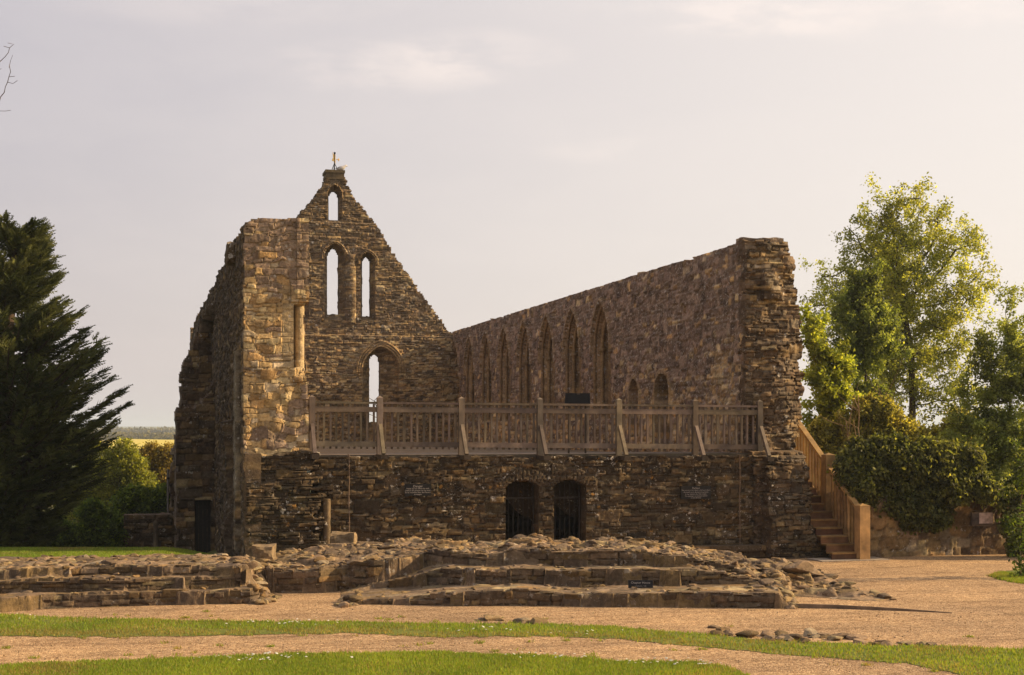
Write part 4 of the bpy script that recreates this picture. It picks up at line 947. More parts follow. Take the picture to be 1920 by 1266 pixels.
# steep faces take block colours, darkened to paint in the shade of the fronts
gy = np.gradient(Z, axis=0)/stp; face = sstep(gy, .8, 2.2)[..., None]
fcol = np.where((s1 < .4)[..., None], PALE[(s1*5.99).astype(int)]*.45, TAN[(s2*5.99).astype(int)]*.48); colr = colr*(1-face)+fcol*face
grs = sstep(fbm(LL, DD, .9, 6, 3), .56, .66)*sstep(PXm, 1440, 1500)*sstep(Z, .2, .03); 
colr = colr*(1-.6*grs[..., None])+np.array((.16, .15, .04))*.6*grs[..., None]
Xf, Yf = ld(LL, DD); nv, nu = LL.shape; i = np.arange(nv*nu).reshape(nv, nu)
mk = (np.maximum.reduce([Z[:-1, :-1], Z[1:, :-1], Z[:-1, 1:], Z[1:, 1:]]) > .004) & (DD[:-1, :-1] < CD[:-1, :-1]+1.3)
F = np.stack([i[:-1, :-1], i[:-1, 1:], i[1:, 1:], i[1:, :-1]], -1)[mk]; used = np.unique(F); rmap = np.full(nv*nu, -1); rmap[used] = np.arange(len(used))
P3 = np.stack([Xf, Yf, np.where(Z < .004, -.03, Z)], -1).reshape(-1, 3)
fnd = thing('ruined_foundation', 'low stepped stone foundation with benches and a rubble mound in front of the ruin', 'foundation', (float(ld(0, 25)[0]), float(ld(0, 25)[1]), 0))
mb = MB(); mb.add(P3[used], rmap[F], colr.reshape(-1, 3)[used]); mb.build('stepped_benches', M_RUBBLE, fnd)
# rocks bedded in the mound
def zat(L, D):
    a = np.clip(((L-Ls[0])/(Ls[1]-Ls[0])).astype(int), 0, nu-1); b_ = np.clip(((D-Ds[0])/(Ds[1]-Ds[0])).astype(int), 0, nv-1); return Z[b_, a]
rng = np.random.default_rng(4); mb = MB(); cnt = 0
for _ in range(7500):
    L = rng.uniform(-9.5, 6.6); D = rng.uniform(23.5, 28.2); px = 960+FOC*L/D
    a = int((L-Ls[0])/(Ls[1]-Ls[0])); b_ = int((D-Ds[0])/(Ds[1]-Ds[0])); z = Z[b_, a]
    if rubb[b_, a] < .4 or z < .04 or D > CD[b_, a]+.4: continue
    if px < 470 and rng.random() < .72: continue
    big = rng.random() < .10; s = rng.uniform(.09, .19) if big else rng.uniform(.03, .095)
    x, y = ld(L, D); rock(mb, (x, y, z-s*.06), (s*rng.uniform(.8, 1.4), s*rng.uniform(.7, 1.1), s*rng.uniform(.26, .5)), rng, RC(rng), big, 10); cnt += 1
    if cnt > 1900: break
for pc_, pw_, D_, n_, zz_ in ((492, 9, 24.0, 46, .5), (1482, 8, 23.4, 26, .2), (648, 12, 23.6, 16, .06), (470, 14, 24.8, 20, .6), (1440, 20, 24.4, 24, .35)):    # tumbled stones at the broken ends of the steps
    for _ in range(n_):
        L = (rng.normal(pc_, pw_)-960)/FOC*D_; D = D_+rng.uniform(-.25, .9); z = max(0, float(zat(np.array(L), np.array(D)))); s = rng.uniform(.05, .15); x, y = ld(L, D)
        rock(mb, (x, y, z+s*.05), (s*1.3, s, s*.6), rng, RC(rng)*.9, True, 10)
for _ in range(420):
    px = rng.choice([rng.uniform(-60, 500), rng.uniform(505, 640), rng.uniform(640, 1470)]); L = (px-960)/FOC*24.4; D = rng.uniform(22.9, 25.9); z = float(zat(np.array(L), np.array(D)))
    if z < .05: continue
    s = rng.uniform(.02, .085); x, y = ld(L, D); rock(mb, (x, y, z+s*.1), (s*1.4, s, s*.55), rng, RC(rng)*.95, False, 9)
o = mb.build('rubble', M_RUBBLE, fnd); o['kind'] = 'stuff'
# masonry faces of the steps, laid along the curved fronts
mb = MB()
for k, (E1, HH, BB) in enumerate(((E1P, H1P, None), (E2P, H2P, H1P), (E3P, H3P, 2))):
  for pa_, pb_ in (((-120, 485), (650, 1472)), ((-120, 468), (668, 1425)), ((-120, 476), (506, 1400)))[k]:
    pxs = np.linspace(pa_, pb_, 500); z0 = np.zeros(500) if k == 0 else (itp(pxs, H1P) if k == 1 else itp(pxs, H1P)+itp(pxs, H2P))
    hh = itp(pxs, HH); z0c = np.minimum(z0, (.3, .3, .5)[k]); Dk = Dof(itp(pxs, E1), z0c); Lk = (pxs-960)/FOC*Dk; Dk = np.maximum(Dk, Dof(itp(pxs, E1P), 0)+DM(Lk, 0)*0)+DM(Lk, k)
    z0 = np.zeros(500) if k == 0 else (itp(pxs, H1P)*HM(Lk, 0) if k == 1 else itp(pxs, H1P)*HM(Lk, 0)+itp(pxs, H2P)*HM(Lk, 1)); hh = hh*HM(Lk, k)
    o_ = np.argsort(Lk); Lk, Dk, z0, hh = Lk[o_], Dk[o_], z0[o_], hh[o_]
    ms = Masonry(111+k, -12, 10, -.3, 1.5, (.065, .13), (.14, .5), 60, (.25, .5), (.14, .22), .03); tm = MB()
    patch(tm, (0, 0, 0), (1, 0, 0), (0, 0, 1), (0, -1, 0), grid(Lk[0], Lk[-1], .026), grid(-.06, 1.1, .026), ms, .022, .06, 0,
          lambda a, b, c, d: (d < np.interp(c, Lk, z0+hh)+.09*(vn(a*2, a*0, 3, 1)-.62)) & (d > np.interp(c, Lk, z0)-.08) & (np.interp(c, Lk, hh) > .045),
          lambda u, v: ((fbm(u, v, 1.2, 3, 3)-.5)*.16, np.zeros_like(u)), lambda a, b: (PALE*.5, TAN*.46, np.full_like(a, .3)), (.06, .042, .026), .22)  # palettes darkened so the step fronts carry painted shade
    for V, F4 in zip(tm.v, range(len(tm.v))): pass
    for q in range(len(tm.v)):
        V = tm.v[q]; D = np.interp(V[:, 0], Lk, Dk)+V[:, 1]+.03; X, Y = ld(V[:, 0], D); tm.v[q] = np.stack([X, Y, V[:, 2]], 1)
    n0 = mb.n
    for q in range(len(tm.v)): mb.v.append(tm.v[q]); mb.c.append(tm.c[q])
    for w_ in (3, 4):
        for F in tm.f[w_]: mb.f[w_].append(F+n0)
    mb.n += tm.n
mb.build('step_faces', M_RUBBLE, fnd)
# larger separate blocks and boulders on the mound
def block(pa, pb, D, dep, label, seed, nm='stone_block'):
    x0, y0, _v = ray(pa[0], pa[1]); L0, L1 = (pa[0]-960)/FOC*D, (pb[0]-960)/FOC*D; z1, z0 = EYE-(pa[1]-HOR)/FOC*D, EYE-(pb[1]-HOR)/FOC*D
    mb = MB(); rock_box(mb, (L0, 0, z0-.06), (L1, dep, z1), 5, .03, (.22, .16, .095), seed)
    cx = (L0+L1)/2; X0, Y0 = ld(cx, D)
    for q in range(len(mb.v)):
        V = mb.v[q]; X, Y = ld(V[:, 0], V[:, 1]+D); mb.v[q] = np.stack([X, Y, V[:, 2]], 1)
    return tag(mb.build(nm, M_RUBBLE, loc=(X0, Y0, z0)), label, 'stone block')
block((471, 1024), (512, 1052), 26.3, .45, 'squared stone block on the left end of the rubble mound', 2)
block((617, 1000), (665, 1016), 28.1, .4, 'flat squared stone slab on top of the rubble mound below the half column', 4)
def boulder(px, py, D, size, label, seed, zoff=0., group=None, nm='boulder', cat='boulder'):
    rr = np.random.default_rng(seed); L = (px-960)/FOC*D; z = EYE-(py-HOR)/FOC*D; x, y = ld(L, D)
    mb = MB(); rock(mb, (x, y, z), size, rr, RC(rr)*1.05, True, 11); return tag(mb.build(nm, M_RUBBLE, loc=(x, y, z-size[2]*.6)), label, cat, group)
boulder(1492, 1066, 25.8, (.36, .3, .17), 'largest pale boulder at the right end of the rubble mound', 5)
boulder(1410, 1062, 26.3, (.30, .25, .12), 'wide flat boulder just left of the largest pale boulder on the mound', 6)
boulder(1163, 1048, 26.8, (.14, .14, .14), 'upright pointed boulder on the mound below the right gateway', 7)
boulder(1062, 1030, 27.3, (.14, .1, .11), 'pale rounded boulder on the mound crest in front of the right gateway', 8)
boulder(681, 1028, 27.3, (.15, .12, .14), 'rounded boulder on the left slope of the rubble mound', 9)
boulder(450, 1052, 25.7, (.17, .13, .075), 'flat tan boulder between the lawn and the squared stone block', 10)
for k, (px, py, s) in enumerate(((250, 1042, .10), (228, 1044, .09), (300, 1049, .18), (340, 1053, .08), (20, 1058, .09), (110, 1052, .12), (182, 1051, .09), (380, 1053, .1))):
    boulder(px, py+1, 25.7, (s, s*.8, s*.55), 'small weathered stone along the top of the left benches at the lawn edge', 20+k, 0, 'stones along the lawn edge', 'loose_stone', 'stone')
# loose stones where the mound runs out and along the grass verge
rng = np.random.default_rng(14)
for k, (px, py) in enumerate([(1490, 1097), (1515, 1101), (1540, 1104), (1560, 1112), (1575, 1108), (1590, 1116), (1608, 1112), (1622, 1118), (1640, 1114), (1660, 1122), (1675, 1125), (1545, 1093), (1520, 1088), (1562, 1118), (1600, 1106), (1648, 1120)]):
    x, y = on_z(px, py); s = rng.uniform(.10, .22)*(1 if px < 1600 else .7); mb = MB(); rock(mb, (x, y, s*.18), (s*1.3, s, s*.5), rng, RC(rng)*1.05, True, 9)
    tag(mb.build('loose_stone', M_RUBBLE, loc=(x, y, 0)), 'angular brown stone lying where the mound runs out onto gravel', 'stone', 'stones at the right end of the mound')
for k in range(58):
    px = rng.uniform(1325, 1760) if k < 48 else rng.uniform(880, 1010); up = itp(px, U1); py = up-rng.uniform(-1, 14 if px < 1640 else 5)*(1 if k < 48 else .55)
    x, y = on_z(px, py); s = rng.choice([rng.uniform(.05, .10), rng.uniform(.10, .19)]); s = s*(1 if px < 1660 else .6)
    mb = MB(); rock(mb, (x, y, s*.12), (s*1.2, s*.9, s*.36), rng, RC(rng)*.95, True, 9)
    if k < 48: tag(mb.build('loose_stone', M_RUBBLE, loc=(x, y, 0)), 'weathered stone in the row bedded along the verge, right half', 'stone', 'stones along the grass verge')
    else: tag(mb.build('loose_stone', M_RUBBLE, loc=(x, y, 0)), 'flat stone in the short line at the middle of the grass verge', 'stone', 'stones at the middle of the verge')
rng = np.random.default_rng(44); mb = MB()         # coarser pebbles lying on the gravel
for k in range(1800):
    px, py = rng.uniform(-40, 1960), 1135+rng.random()**1.3*125; x, y = on_z(px, py)
    if poly_in(np.array(x), np.array(y), W1) or poly_in(np.array(x), np.array(y), W2): continue
    s = rng.choice([rng.uniform(.005, .011), rng.uniform(.010, .020)], p=[.85, .15]); P = IV2[:0]
    V = np.array([(1, 0, 0), (0, 1, 0), (-1, 0, 0), (0, -1, 0), (0, 0, .8), (0, 0, -.5)])*s*rng.uniform(.7, 1.3, (6, 1))
    mb.add(V+(x, y, s*.3), [(0, 1, 4), (1, 2, 4), (2, 3, 4), (3, 0, 4), (1, 0, 5), (2, 1, 5), (3, 2, 5), (0, 3, 5)], RC(rng)*rng.uniform(1.2, 2.2))
tag(mb.build('pebbles', M_RUBBLE), 'coarse pebbles scattered over the gravel', 'pebbles', kind='stuff')
# timber edging board running out on the right
mb = MB(); A = [on_z(a, b) for a, b in ((1482, 1140), (1560, 1141), (1640, 1144), (1700, 1146), (1785, 1150))]; hs = [.07, .06, .05, .035, .01]
for k in range(4): (x0, y0), (x1, y1) = A[k], A[k+1]; mb.add([(x0, y0, 0), (x1, y1, 0), (x1, y1+.06, 0), (x0, y0+.06, 0), (x0, y0, hs[k]), (x1, y1, hs[k+1]), (x1, y1+.06, hs[k+1]), (x0, y0+.06, hs[k])], BOXF, (1.1, 1, .9))
tag(mb.build('kerb', M_WOOD, loc=(A[2][0], A[2][1], 0)), 'thin low edging board running from the lowest step into the gravel', 'kerb')
# little sign on the second step
Dc = 24.25; L0, L1 = (1177-960)/FOC*Dc, (1223-960)/FOC*Dc; z1, z0 = EYE-(1085-HOR)/FOC*Dc, EYE-(1099-HOR)/FOC*Dc; X0, Y0 = ld((L0+L1)/2, Dc-.12)
sg = thing('sign', 'small black sign reading Chapter House leaning on the stone steps', 'sign', (X0, Y0, .23)); sg.rotation_euler = (0, 0, -YAW)
mb = MB(); hw, hh_ = (L1-L0)/2, z1-z0
mb.add(np.array([(-hw, 0, 0), (hw, 0, 0), (hw, .02, 0), (-hw, .02, 0), (-hw, .03, hh_), (hw, .03, hh_), (hw, .05, hh_), (-hw, .05, hh_)])+np.array((X0, Y0, .23)), BOXF); mb.build('plate', M_SLATE, sg)
for tx, sz, f in (('Chapter House', .053, .68), ('completed c. 1100', .026, .25)): lettering(tx, sz, (X0, Y0-.006+.03*f, .23+hh_*f), sg, rot=(R(90-14), 0, 0))

# ================================================================ RIGHT-HAND SIDE: retaining wall
YW = 29.3
rwm = Masonry(101, 14, 42, -.3, 3, (.14, .3), (.18, .5), 30, (.3, .5), (.25, .4), .09)
zwt = float(on_y(1750, 925, YW)[1])
mb = MB(); patch(mb, (0, YW, 0), (1, 0, 0), (0, 0, 1), (0, -1, 0), grid(XS1+.22, 40, .05), grid(-.1, zwt+.25, .05), rwm, .035, .05, 0,
     lambda a, b, c, d: b < zwt+.2*(vn(a, a*0, 1, 2)-.5), lambda u, v: (.05*sstep(u, 18.8, 18.85), np.zeros_like(u)), lambda a, b: (PALE*.75, BROWN, np.where(a < 18.5, .75, .15)), (.13, .09, .05), .6)
patch(mb, (XS1+.22, 0, 0), (0, 1, 0), (0, 0, 1), (-1, 0, 0), grid(YW, YW+5, .07), grid(-.1, zwt+.1, .07), rwm, .035, .05, 0, None, None, lambda a, b: (PALE*.75, BROWN, np.full_like(a, .5)), (.13, .09, .05), .5)
tag(mb.build('retaining_wall', M_STONE, loc=(18, YW, 0)), 'stone retaining wall overhung with ivy beyond the staircase', 'wall')
mb = MB(); mb.box((XS1+.3, YW+.4, -.2), (46, 50, zwt-.15)); tag(mb.build('bank', M_TURF, loc=(20, 40, 0)), kind='structure')
(x0, z1), (x1, z0) = on_y(1822, 961, YW-.1), on_y(1862, 986, YW-.1)
pl = thing('wall_plaque', 'framed picture panel fixed to the retaining wall under the ivy', 'plaque', ((x0+x1)/2, YW-.1, z0))
mb = MB(); mb.box((x0, YW-.10, z0), (x1, YW-.06, z1)); mb.build('frame', plain('brown_frame', (.09, .06, .045), .6), pl)
xm = x0+(x1-x0)*.34
mb = MB(); mb.box((xm, YW-.106, z0+(z1-z0)*.18), (x1-.015, YW-.099, z1-.015)); pic = plain('faded_picture', (.33, .25, .25), .4, 0, .6, 6); mb.build('picture', pic, pl)
mb = MB()
for k in range(4): mb.box((x0+.015, YW-.104, z1-.03-(k+1)*(z1-z0)*.2), (xm-.015, YW-.099, z1-.012-k*(z1-z0)*.2-.02))
mb.build('text_panel', plain('dark_panel', (.06, .045, .045), .5), pl)
# short ruined wall on the far left
YQ = 44.5; qx0, qzt = on_y(232, 966, YQ); qx1, _ = on_y(322, 966, YQ)
mb = MB(); q2 = Masonry(103, qx0, qx1, -3, 1, (.1, .2), (.2, .5), 0)
patch(mb, (0, YQ, 0), (1, 0, 0), (0, 0, 1), (0, -1, 0), grid(qx0, qx1, .04), grid(-2.2, qzt, .04), q2, .03, .07, 0, lambda a, b, c, d: b < qzt-.05+.1*vn(a, a*0, 2, 1), None, lambda a, b: (PALE*.6, BROWN*.7, np.full_like(a, .15)), (.06, .045, .03), .6, True)
tag(mb.build('low_wall', M_STONE, loc=((qx0+qx1)/2, YQ, -1.6)), 'short dark ruined wall standing left of the ruin', 'wall')
px_, pz_ = on_y(292, 977, YQ-.3); mb = MB(); mb.tube([(px_, YQ-.3, -2.2), (px_, YQ-.3, pz_-.05), (px_, YQ-.3, pz_)], [.07, .07, .05], 8, (.8, .8, .7)); tag(mb.build('timber_post', M_WOOD, loc=(px_, YQ-.3, -2)), 'mossy wooden post in front of the short dark wall', 'post')
for k in range(2):
    (xa_, za_), (xb_, zb_) = on_y(303+k*6, 1030, 45.6), on_y(316+k*2, 992+k*6, 45.6)
    mb = MB(); mb.tube([(xa_, 45.3, za_-.5), (xb_, 45.6, zb_)], .028, 6, (.6, .6, .6)); tag(mb.build('pole', M_WOOD, loc=(xa_, 45.3, za_-.5)), 'thin wooden pole leaning at the far left corner', 'pole', 'leaning poles')

# ================================================================ TREES AND SHRUBS
def leaf_quads(P, size, rng, cols, droop=.3, elong=.6):
    n = len(P); a = rng.normal(size=(n, 3)); a[:, 2] -= droop; a /= np.linalg.norm(a, axis=1)[:, None]
    b = rng.normal(size=(n, 3)); b -= (b*a).sum(1)[:, None]*a; b /= np.linalg.norm(b, axis=1)[:, None]; c = np.cross(a, b)
    s = size*rng.uniform(.6, 1.3, n)[:, None]
    V = np.stack([P, P+a*s*.5+b*s*elong*.5+c*s*.12, P+a*s, P+a*s*.5-b*s*elong*.5+c*s*.12], 1).reshape(-1, 3)
    F = np.arange(4*n).reshape(-1, 4); return V, F, np.repeat(cols, 4, 0)
def mixcol(n, rng, a, b, sd=.15):
    g = rng.random(n)[:, None]; c = np.array(a)*(1-g)+np.array(b)*g; return np.clip(c*(1+rng.normal(0, sd, (n, 1))), .003, 1)
def colonize(roots, att, rng, step=.5, di=4., dk=.9, iters=90):
    N = [np.array(r_, float) for r_, _ in roots]; par = [p for _, p in roots]; att = att.copy()
    for _ in range(iters):
        if not len(att): break
        A = np.array(N); d2 = ((att[:, None]-A[None])**2).sum(2); k = d2.argmin(1); d = np.sqrt(d2[np.arange(len(att)), k])
        att_ok = d < di; new = []
        for j in np.unique(k[att_ok]):
            v = att[att_ok & (k == j)]-A[j]; v = (v/np.linalg.norm(v, axis=1)[:, None]).mean(0)+rng.normal(0, .14, 3); v /= np.linalg.norm(v)+1e-9
            new.append((A[j]+v*step, j))
        if not new: di *= 1.5
        for p_, j in new: N.append(p_); par.append(j)
        A = np.array([p_ for p_, _ in new]) if new else np.zeros((0, 3))
        if len(A): att = att[np.sqrt(((att[:, None]-A[None])**2).sum(2)).min(1) > dk]
    return np.array(N), np.array(par)
def tree(name, label, cat, base, blobs, d, trunk, nat, rng, leafn, lsize, ca, cb, bark=M_BARK, lm=M_LEAF, r0=.02, step=.5, squash=.8, lspread=.4, group=None, leaves=True, stems=1):
    """crown filled by space colonisation inside soft blobs (px,py,rpx) at distance d; leaves hang in sprays at the twig ends"""
    P = []; wts = np.array([b_[2]**2.4 for b_ in blobs]); wts = wts/wts.sum()
    for k in rng.choice(len(blobs), nat, p=wts):
        px, py, rp = blobs[k][:3]; c = at_d(px, py, d+(blobs[k][3] if len(blobs[k]) > 3 else 0)); rr = rp/FOC*d
        v = rng.normal(size=3); v /= np.linalg.norm(v); P.append(c+v*rr*rng.random()**.45*np.array((1, squash, 1)))
    P = np.array(P); P = P[P[:, 2] > base[2]+.4]; roots = []
    tr = np.array(trunk, float); n0 = 0
    pts = []
    for a, b in zip(tr[:-1], tr[1:]):
        m_ = max(1, int(np.linalg.norm(b-a)/step))
        for q in range(m_): pts.append(a+(b-a)*q/m_+rng.normal(0, .02, 3))
    pts.append(tr[-1]); roots = [(p_, max(0, i_-1)) for i_, p_ in enumerate(pts)]
    N, par = colonize(roots, P, rng, step, 6*step+2, step*1.6 if leaves else step*1.15)
    n = len(N); rad = np.zeros(n); kids = np.zeros(n, int)
    for i_ in range(n-1, 0, -1):
        if rad[i_] == 0: rad[i_] = r0**2.2
        rad[par[i_]] += rad[i_]; kids[par[i_]] += 1
    rad = np.maximum(rad, r0**2.2)**(1/2.2)
    root = thing(name, label, cat, base, group); mb = MB()
    done = np.zeros(n, bool)
    for i_ in range(n-1, 0, -1):                         # chains from tip to fork
        if done[i_]: continue
        ch = [i_]; done[i_] = True
        while True:
            p_ = par[ch[-1]]; ch.append(p_)
            if p_ == 0 or done[p_]: break
            done[p_] = True
        ch = ch[::-1]; R_ = rad[ch].copy()
        if len(ch) > 1: R_[0] = min(R_[0], R_[1]*1.25)
        mb.tube(N[ch], R_, 7 if R_.max() > .06 else 4)
    mb.build('trunk', bark, root, smooth=True)
    if leaves:
        tw = np.where(rad < r0*2.4)[0]; k = rng.choice(tw, leafn); back = rng.random(leafn)[:, None]
        nc = len(tw); sub = rng.normal(0, 1, (n, 6, 3))*lspread; sidx = rng.integers(0, 6, leafn)
        C = N[k]*(1-back*.7)+N[par[k]]*back*.7+sub[k, sidx]+rng.normal(0, lspread*.30, (leafn, 3))
        tone_ = (1+.28*rng.normal(size=n))[k][:, None]
        V, F, c = leaf_quads(C, lsize, rng, np.clip(mixcol(leafn, rng, ca, cb)*tone_, .004, 1)); mb = MB(); mb.add(V, F, c); mb.build('crown', lm, root)
    return root
def gtop(p): return (float(p[0]), float(p[1]), float(p[2]))
# big sycamore beyond the bank
rng = np.random.default_rng(31); d = 56.
b0 = at_d(1700, 880, d); b0[2] = -2.
big = [(1690, 390, 46), (1745, 395, 42), (1660, 385, 34), (1785, 400, 26), (1590, 500, 44), (1845, 470, 26), (1640, 415, 45), (1598, 450, 34), (1690, 460, 68), (1775, 465, 55), (1828, 478, 32), (1615, 520, 52), (1555, 532, 36), (1700, 560, 78), (1800, 560, 52), (1640, 610, 64), (1550, 590, 36), (1780, 640, 60), (1690, 680, 40), (1820, 720, 36), (1630, 690, 40), (1760, 740, 34)]
tree('sycamore_tree', 'tallest sycamore with an open sunlit crown rising behind the staircase', 'tree', gtop(b0), big, d, [b0, at_d(1712, 760, d), at_d(1708, 660, d), at_d(1690, 560, d)], 3000, rng, 50000, .12, (.22, .25, .05), (.42, .41, .10), r0=.023, step=.5, lspread=.38)
# second stem of the same height class, left of it
b0 = at_d(1668, 880, 59.); b0[2] = -2
tree('sycamore_tree', 'slender sycamore stem standing just left of the tallest tree', 'tree', gtop(b0), [(1640, 480, 50), (1600, 560, 50), (1660, 560, 50), (1690, 500, 40), (1580, 640, 40), (1650, 660, 50), (1560, 560, 30)], 59., [b0, at_d(1672, 740, 59.), at_d(1680, 620, 59.), at_d(1672, 540, 59.)], 900, rng, 15000, .12, (.17, .19, .045), (.30, .29, .08), r0=.023, step=.5, lspread=.38)
# deeper green maple
b0 = at_d(1625, 900, 48.); b0[2] = -.5
tree('maple_tree', 'deep green maple between the tall sycamore and the broken wall end', 'tree', gtop(b0), [(1625, 545, 36), (1600, 600, 42), (1645, 610, 40), (1635, 670, 42), (1585, 660, 32), (1620, 740, 42), (1580, 560, 26)], 48., [b0, at_d(1622, 760, 48.), at_d(1620, 650, 48.)], 800, rng, 24000, .12, (.14, .18, .045), (.23, .25, .07), r0=.014, step=.4, lspread=.3)
# lime-yellow young maple against the wall
b0 = at_d(1552, 900, 42.); b0[2] = 0
tree('young_maple_tree', 'young maple with lime yellow backlit leaves beside the broken wall end', 'tree', gtop(b0), [(1528, 610, 22), (1535, 650, 30), (1560, 690, 36), (1528, 720, 28), (1580, 740, 30), (1550, 785, 34), (1588, 690, 22), (1530, 790, 24), (1575, 820, 26), (1520, 590, 14)], 42., [b0, at_d(1556, 800, 42.), at_d(1560, 700, 42.)], 480, rng, 13000, .125, (.18, .225, .03), (.32, .33, .06), r0=.009, step=.32, lspread=.26)
# grey-green tree on the right edge
b0 = at_d(1906, 1050, 36.5); b0[2] = 1.0
tree('willow_tree', 'grey green bushy tree at the right edge in front of the bank', 'tree', gtop(b0), [(1885, 575, 30), (1850, 620, 36), (1905, 640, 46), (1840, 690, 40), (1900, 730, 56), (1810, 740, 36), (1850, 800, 52), (1910, 830, 56), (1800, 810, 36), (1850, 870, 44), (1800, 870, 34), (1760, 800, 26), (1870, 930, 34), (1925, 900, 46), (1960, 700, 60), (1960, 850, 60), (1900, 560, 20)], 36.5, [b0, at_d(1905, 930, 36.5), at_d(1898, 800, 36.5), at_d(1888, 690, 36.5)], 1500, rng, 46000, .085, (.18, .22, .06), (.31, .33, .11), r0=.009, step=.3, lspread=.22)
# thin staked sapling on the small lawn
x, y = on_z(1913, 1084); b0 = np.array([x, y, 0.])
tree('sapling', 'thin young tree stem standing in the small right lawn', 'sapling', gtop(b0), [(1935, 900, 40), (1940, 850, 40)], 28.2, [b0, at_d(1916, 980, 28.2), at_d(1918, 900, 28.2)], 60, rng, 1500, .09, (.05, .085, .014), (.10, .13, .025), bark=M_PALEBARK, r0=.008, step=.25, lspread=.15)
# bare pole-like saplings in the bank
for px, y0, y1, dd_ in ((1612, 930, 740, 39.), (1668, 860, 735, 41.), (1652, 870, 770, 41.5), (1594, 880, 790, 39.5)):
    b0 = at_d(px, y0, dd_); p1 = at_d(px-4, y1, dd_); mb = MB(); n = 9
    mb.tube([b0+(p1-b0)*k/n+rng.normal(0, .025, 3) for k in range(n+1)], np.linspace(.035, .010, n+1), 5)
    for k in range(7):
        a = b0+(p1-b0)*rng.uniform(.4, 1); e = rng.normal(0, 1, 3); e[2] = abs(e[2])+.6; mb.tube([a, a+e*.25, a+e*.45+(0, 0, .1)], [.010, .007, .004], 4)
    lab = {1612: 'pale bare sapling stem directly behind the upper stair newel', 1668: 'tallest bare sapling rising from the ivy bank', 1652: 'short bare sapling beside the tallest bare sapling', 1594: 'bare sapling close behind the oak handrail'}[px]
    tag(mb.build('bare_sapling', M_PALEBARK, loc=gtop(b0)), lab, 'sapling')
def shrub(name, label, cat, blobs, d, n, ls, ca, cb, rng, base_z=0., droop=.3, twigs=40, elong=.6, twig_m=M_TWIG, sq=.7, lm=M_LEAF):
    """leafy mass: leaves sit in small sprays scattered near the surface and through the volume of the blobs"""
    cs_, rs_ = [], []
    for bl in blobs: cs_.append(at_d(bl[0], bl[1], d+(bl[3] if len(bl) > 3 else 0))); rs_.append(bl[2]/FOC*d)
    cs_, rs_ = np.array(cs_), np.array(rs_); w_ = rs_**2; w_ /= w_.sum(); base = cs_.mean(0); base[2] = base_z
    root = thing(name, label, cat, gtop(base)); ns = n//14; k = rng.choice(len(cs_), ns, p=w_)
    v = rng.normal(size=(ns, 3)); v /= np.linalg.norm(v, axis=1)[:, None]; rr = rs_[k]*(.55+.55*rng.random(ns)**.7)
    C = cs_[k]+v*rr[:, None]*np.array((1, sq, 1)); C[:, 2] = np.maximum(C[:, 2], base_z+.03)
    tone_ = np.clip(1+.32*rng.normal(size=ns), .3, 2)
    idx = rng.integers(0, ns, n); P = C[idx]+rng.normal(0, 1, (n, 3))*rs_[k][idx][:, None]*.09+rng.normal(0, .04, (n, 3))
    V, F, c = leaf_quads(P, ls, rng, np.clip(mixcol(n, rng, ca, cb)*tone_[idx][:, None], .003, 1), droop, elong); mb = MB(); mb.add(V, F, c); mb.build('foliage', lm, root)
    mb = MB()
    for q in range(twigs):
        j = rng.integers(ns); a = np.array((base[0]+(C[j, 0]-base[0])*.7, base[1]+(C[j, 1]-base[1])*.5, base_z)); e = C[j]; m_ = (a+e)/2+rng.normal(0, .08, 3)
        mb.tube([a, m_, e], [.022, .014, .006], 4)
    if twigs: mb.build('stems', twig_m, root)
    return root
rng = np.random.default_rng(51)
# ivy and bramble bank over the retaining wall
shrub('ivy', 'dark ivy and bramble mass hanging over the retaining wall', 'ivy', [(1600, 880, 36), (1640, 880, 42), (1690, 875, 46), (1740, 875, 44), (1780, 890, 40), (1820, 900, 36), (1660, 930, 40, .05), (1700, 950, 38, -.05), (1745, 955, 36, -.05), (1720, 966, 28, -.05), (1760, 968, 24, -.05), (1620, 915, 30, -.3), (1795, 918, 26, -.3), (1690, 960, 22, -.05), (1850, 918, 24, -.2), (1900, 985, 22, -.3), (1908, 1020, 20, -.3), (1895, 940, 26, .05), (1990, 930, 40), (2070, 920, 40), (2160, 925, 44), (2260, 920, 44), (2380, 925, 48), (2500, 920, 50), (1610, 842, 20), (1680, 838, 22), (1735, 842, 18), (1775, 850, 24), (1645, 835, 16), (1820, 860, 24)], 32.7, 64000, .105, (.07, .085, .026), (.20, .20, .06), rng, .05, .8, 0)
shrub('bramble_thicket', 'olive bramble thicket along the top of the bank behind the stairs', 'thicket', [(1560, 860, 40), (1600, 830, 36), (1650, 820, 36), (1700, 825, 38), (1590, 800, 26), (1770, 840, 40), (1660, 780, 30), (1800, 800, 30), (1545, 820, 30), (1840, 850, 40), (1625, 770, 26)], 41., 40000, .11, (.17, .17, .04), (.38, .33, .08), rng, 1., .3, 80)
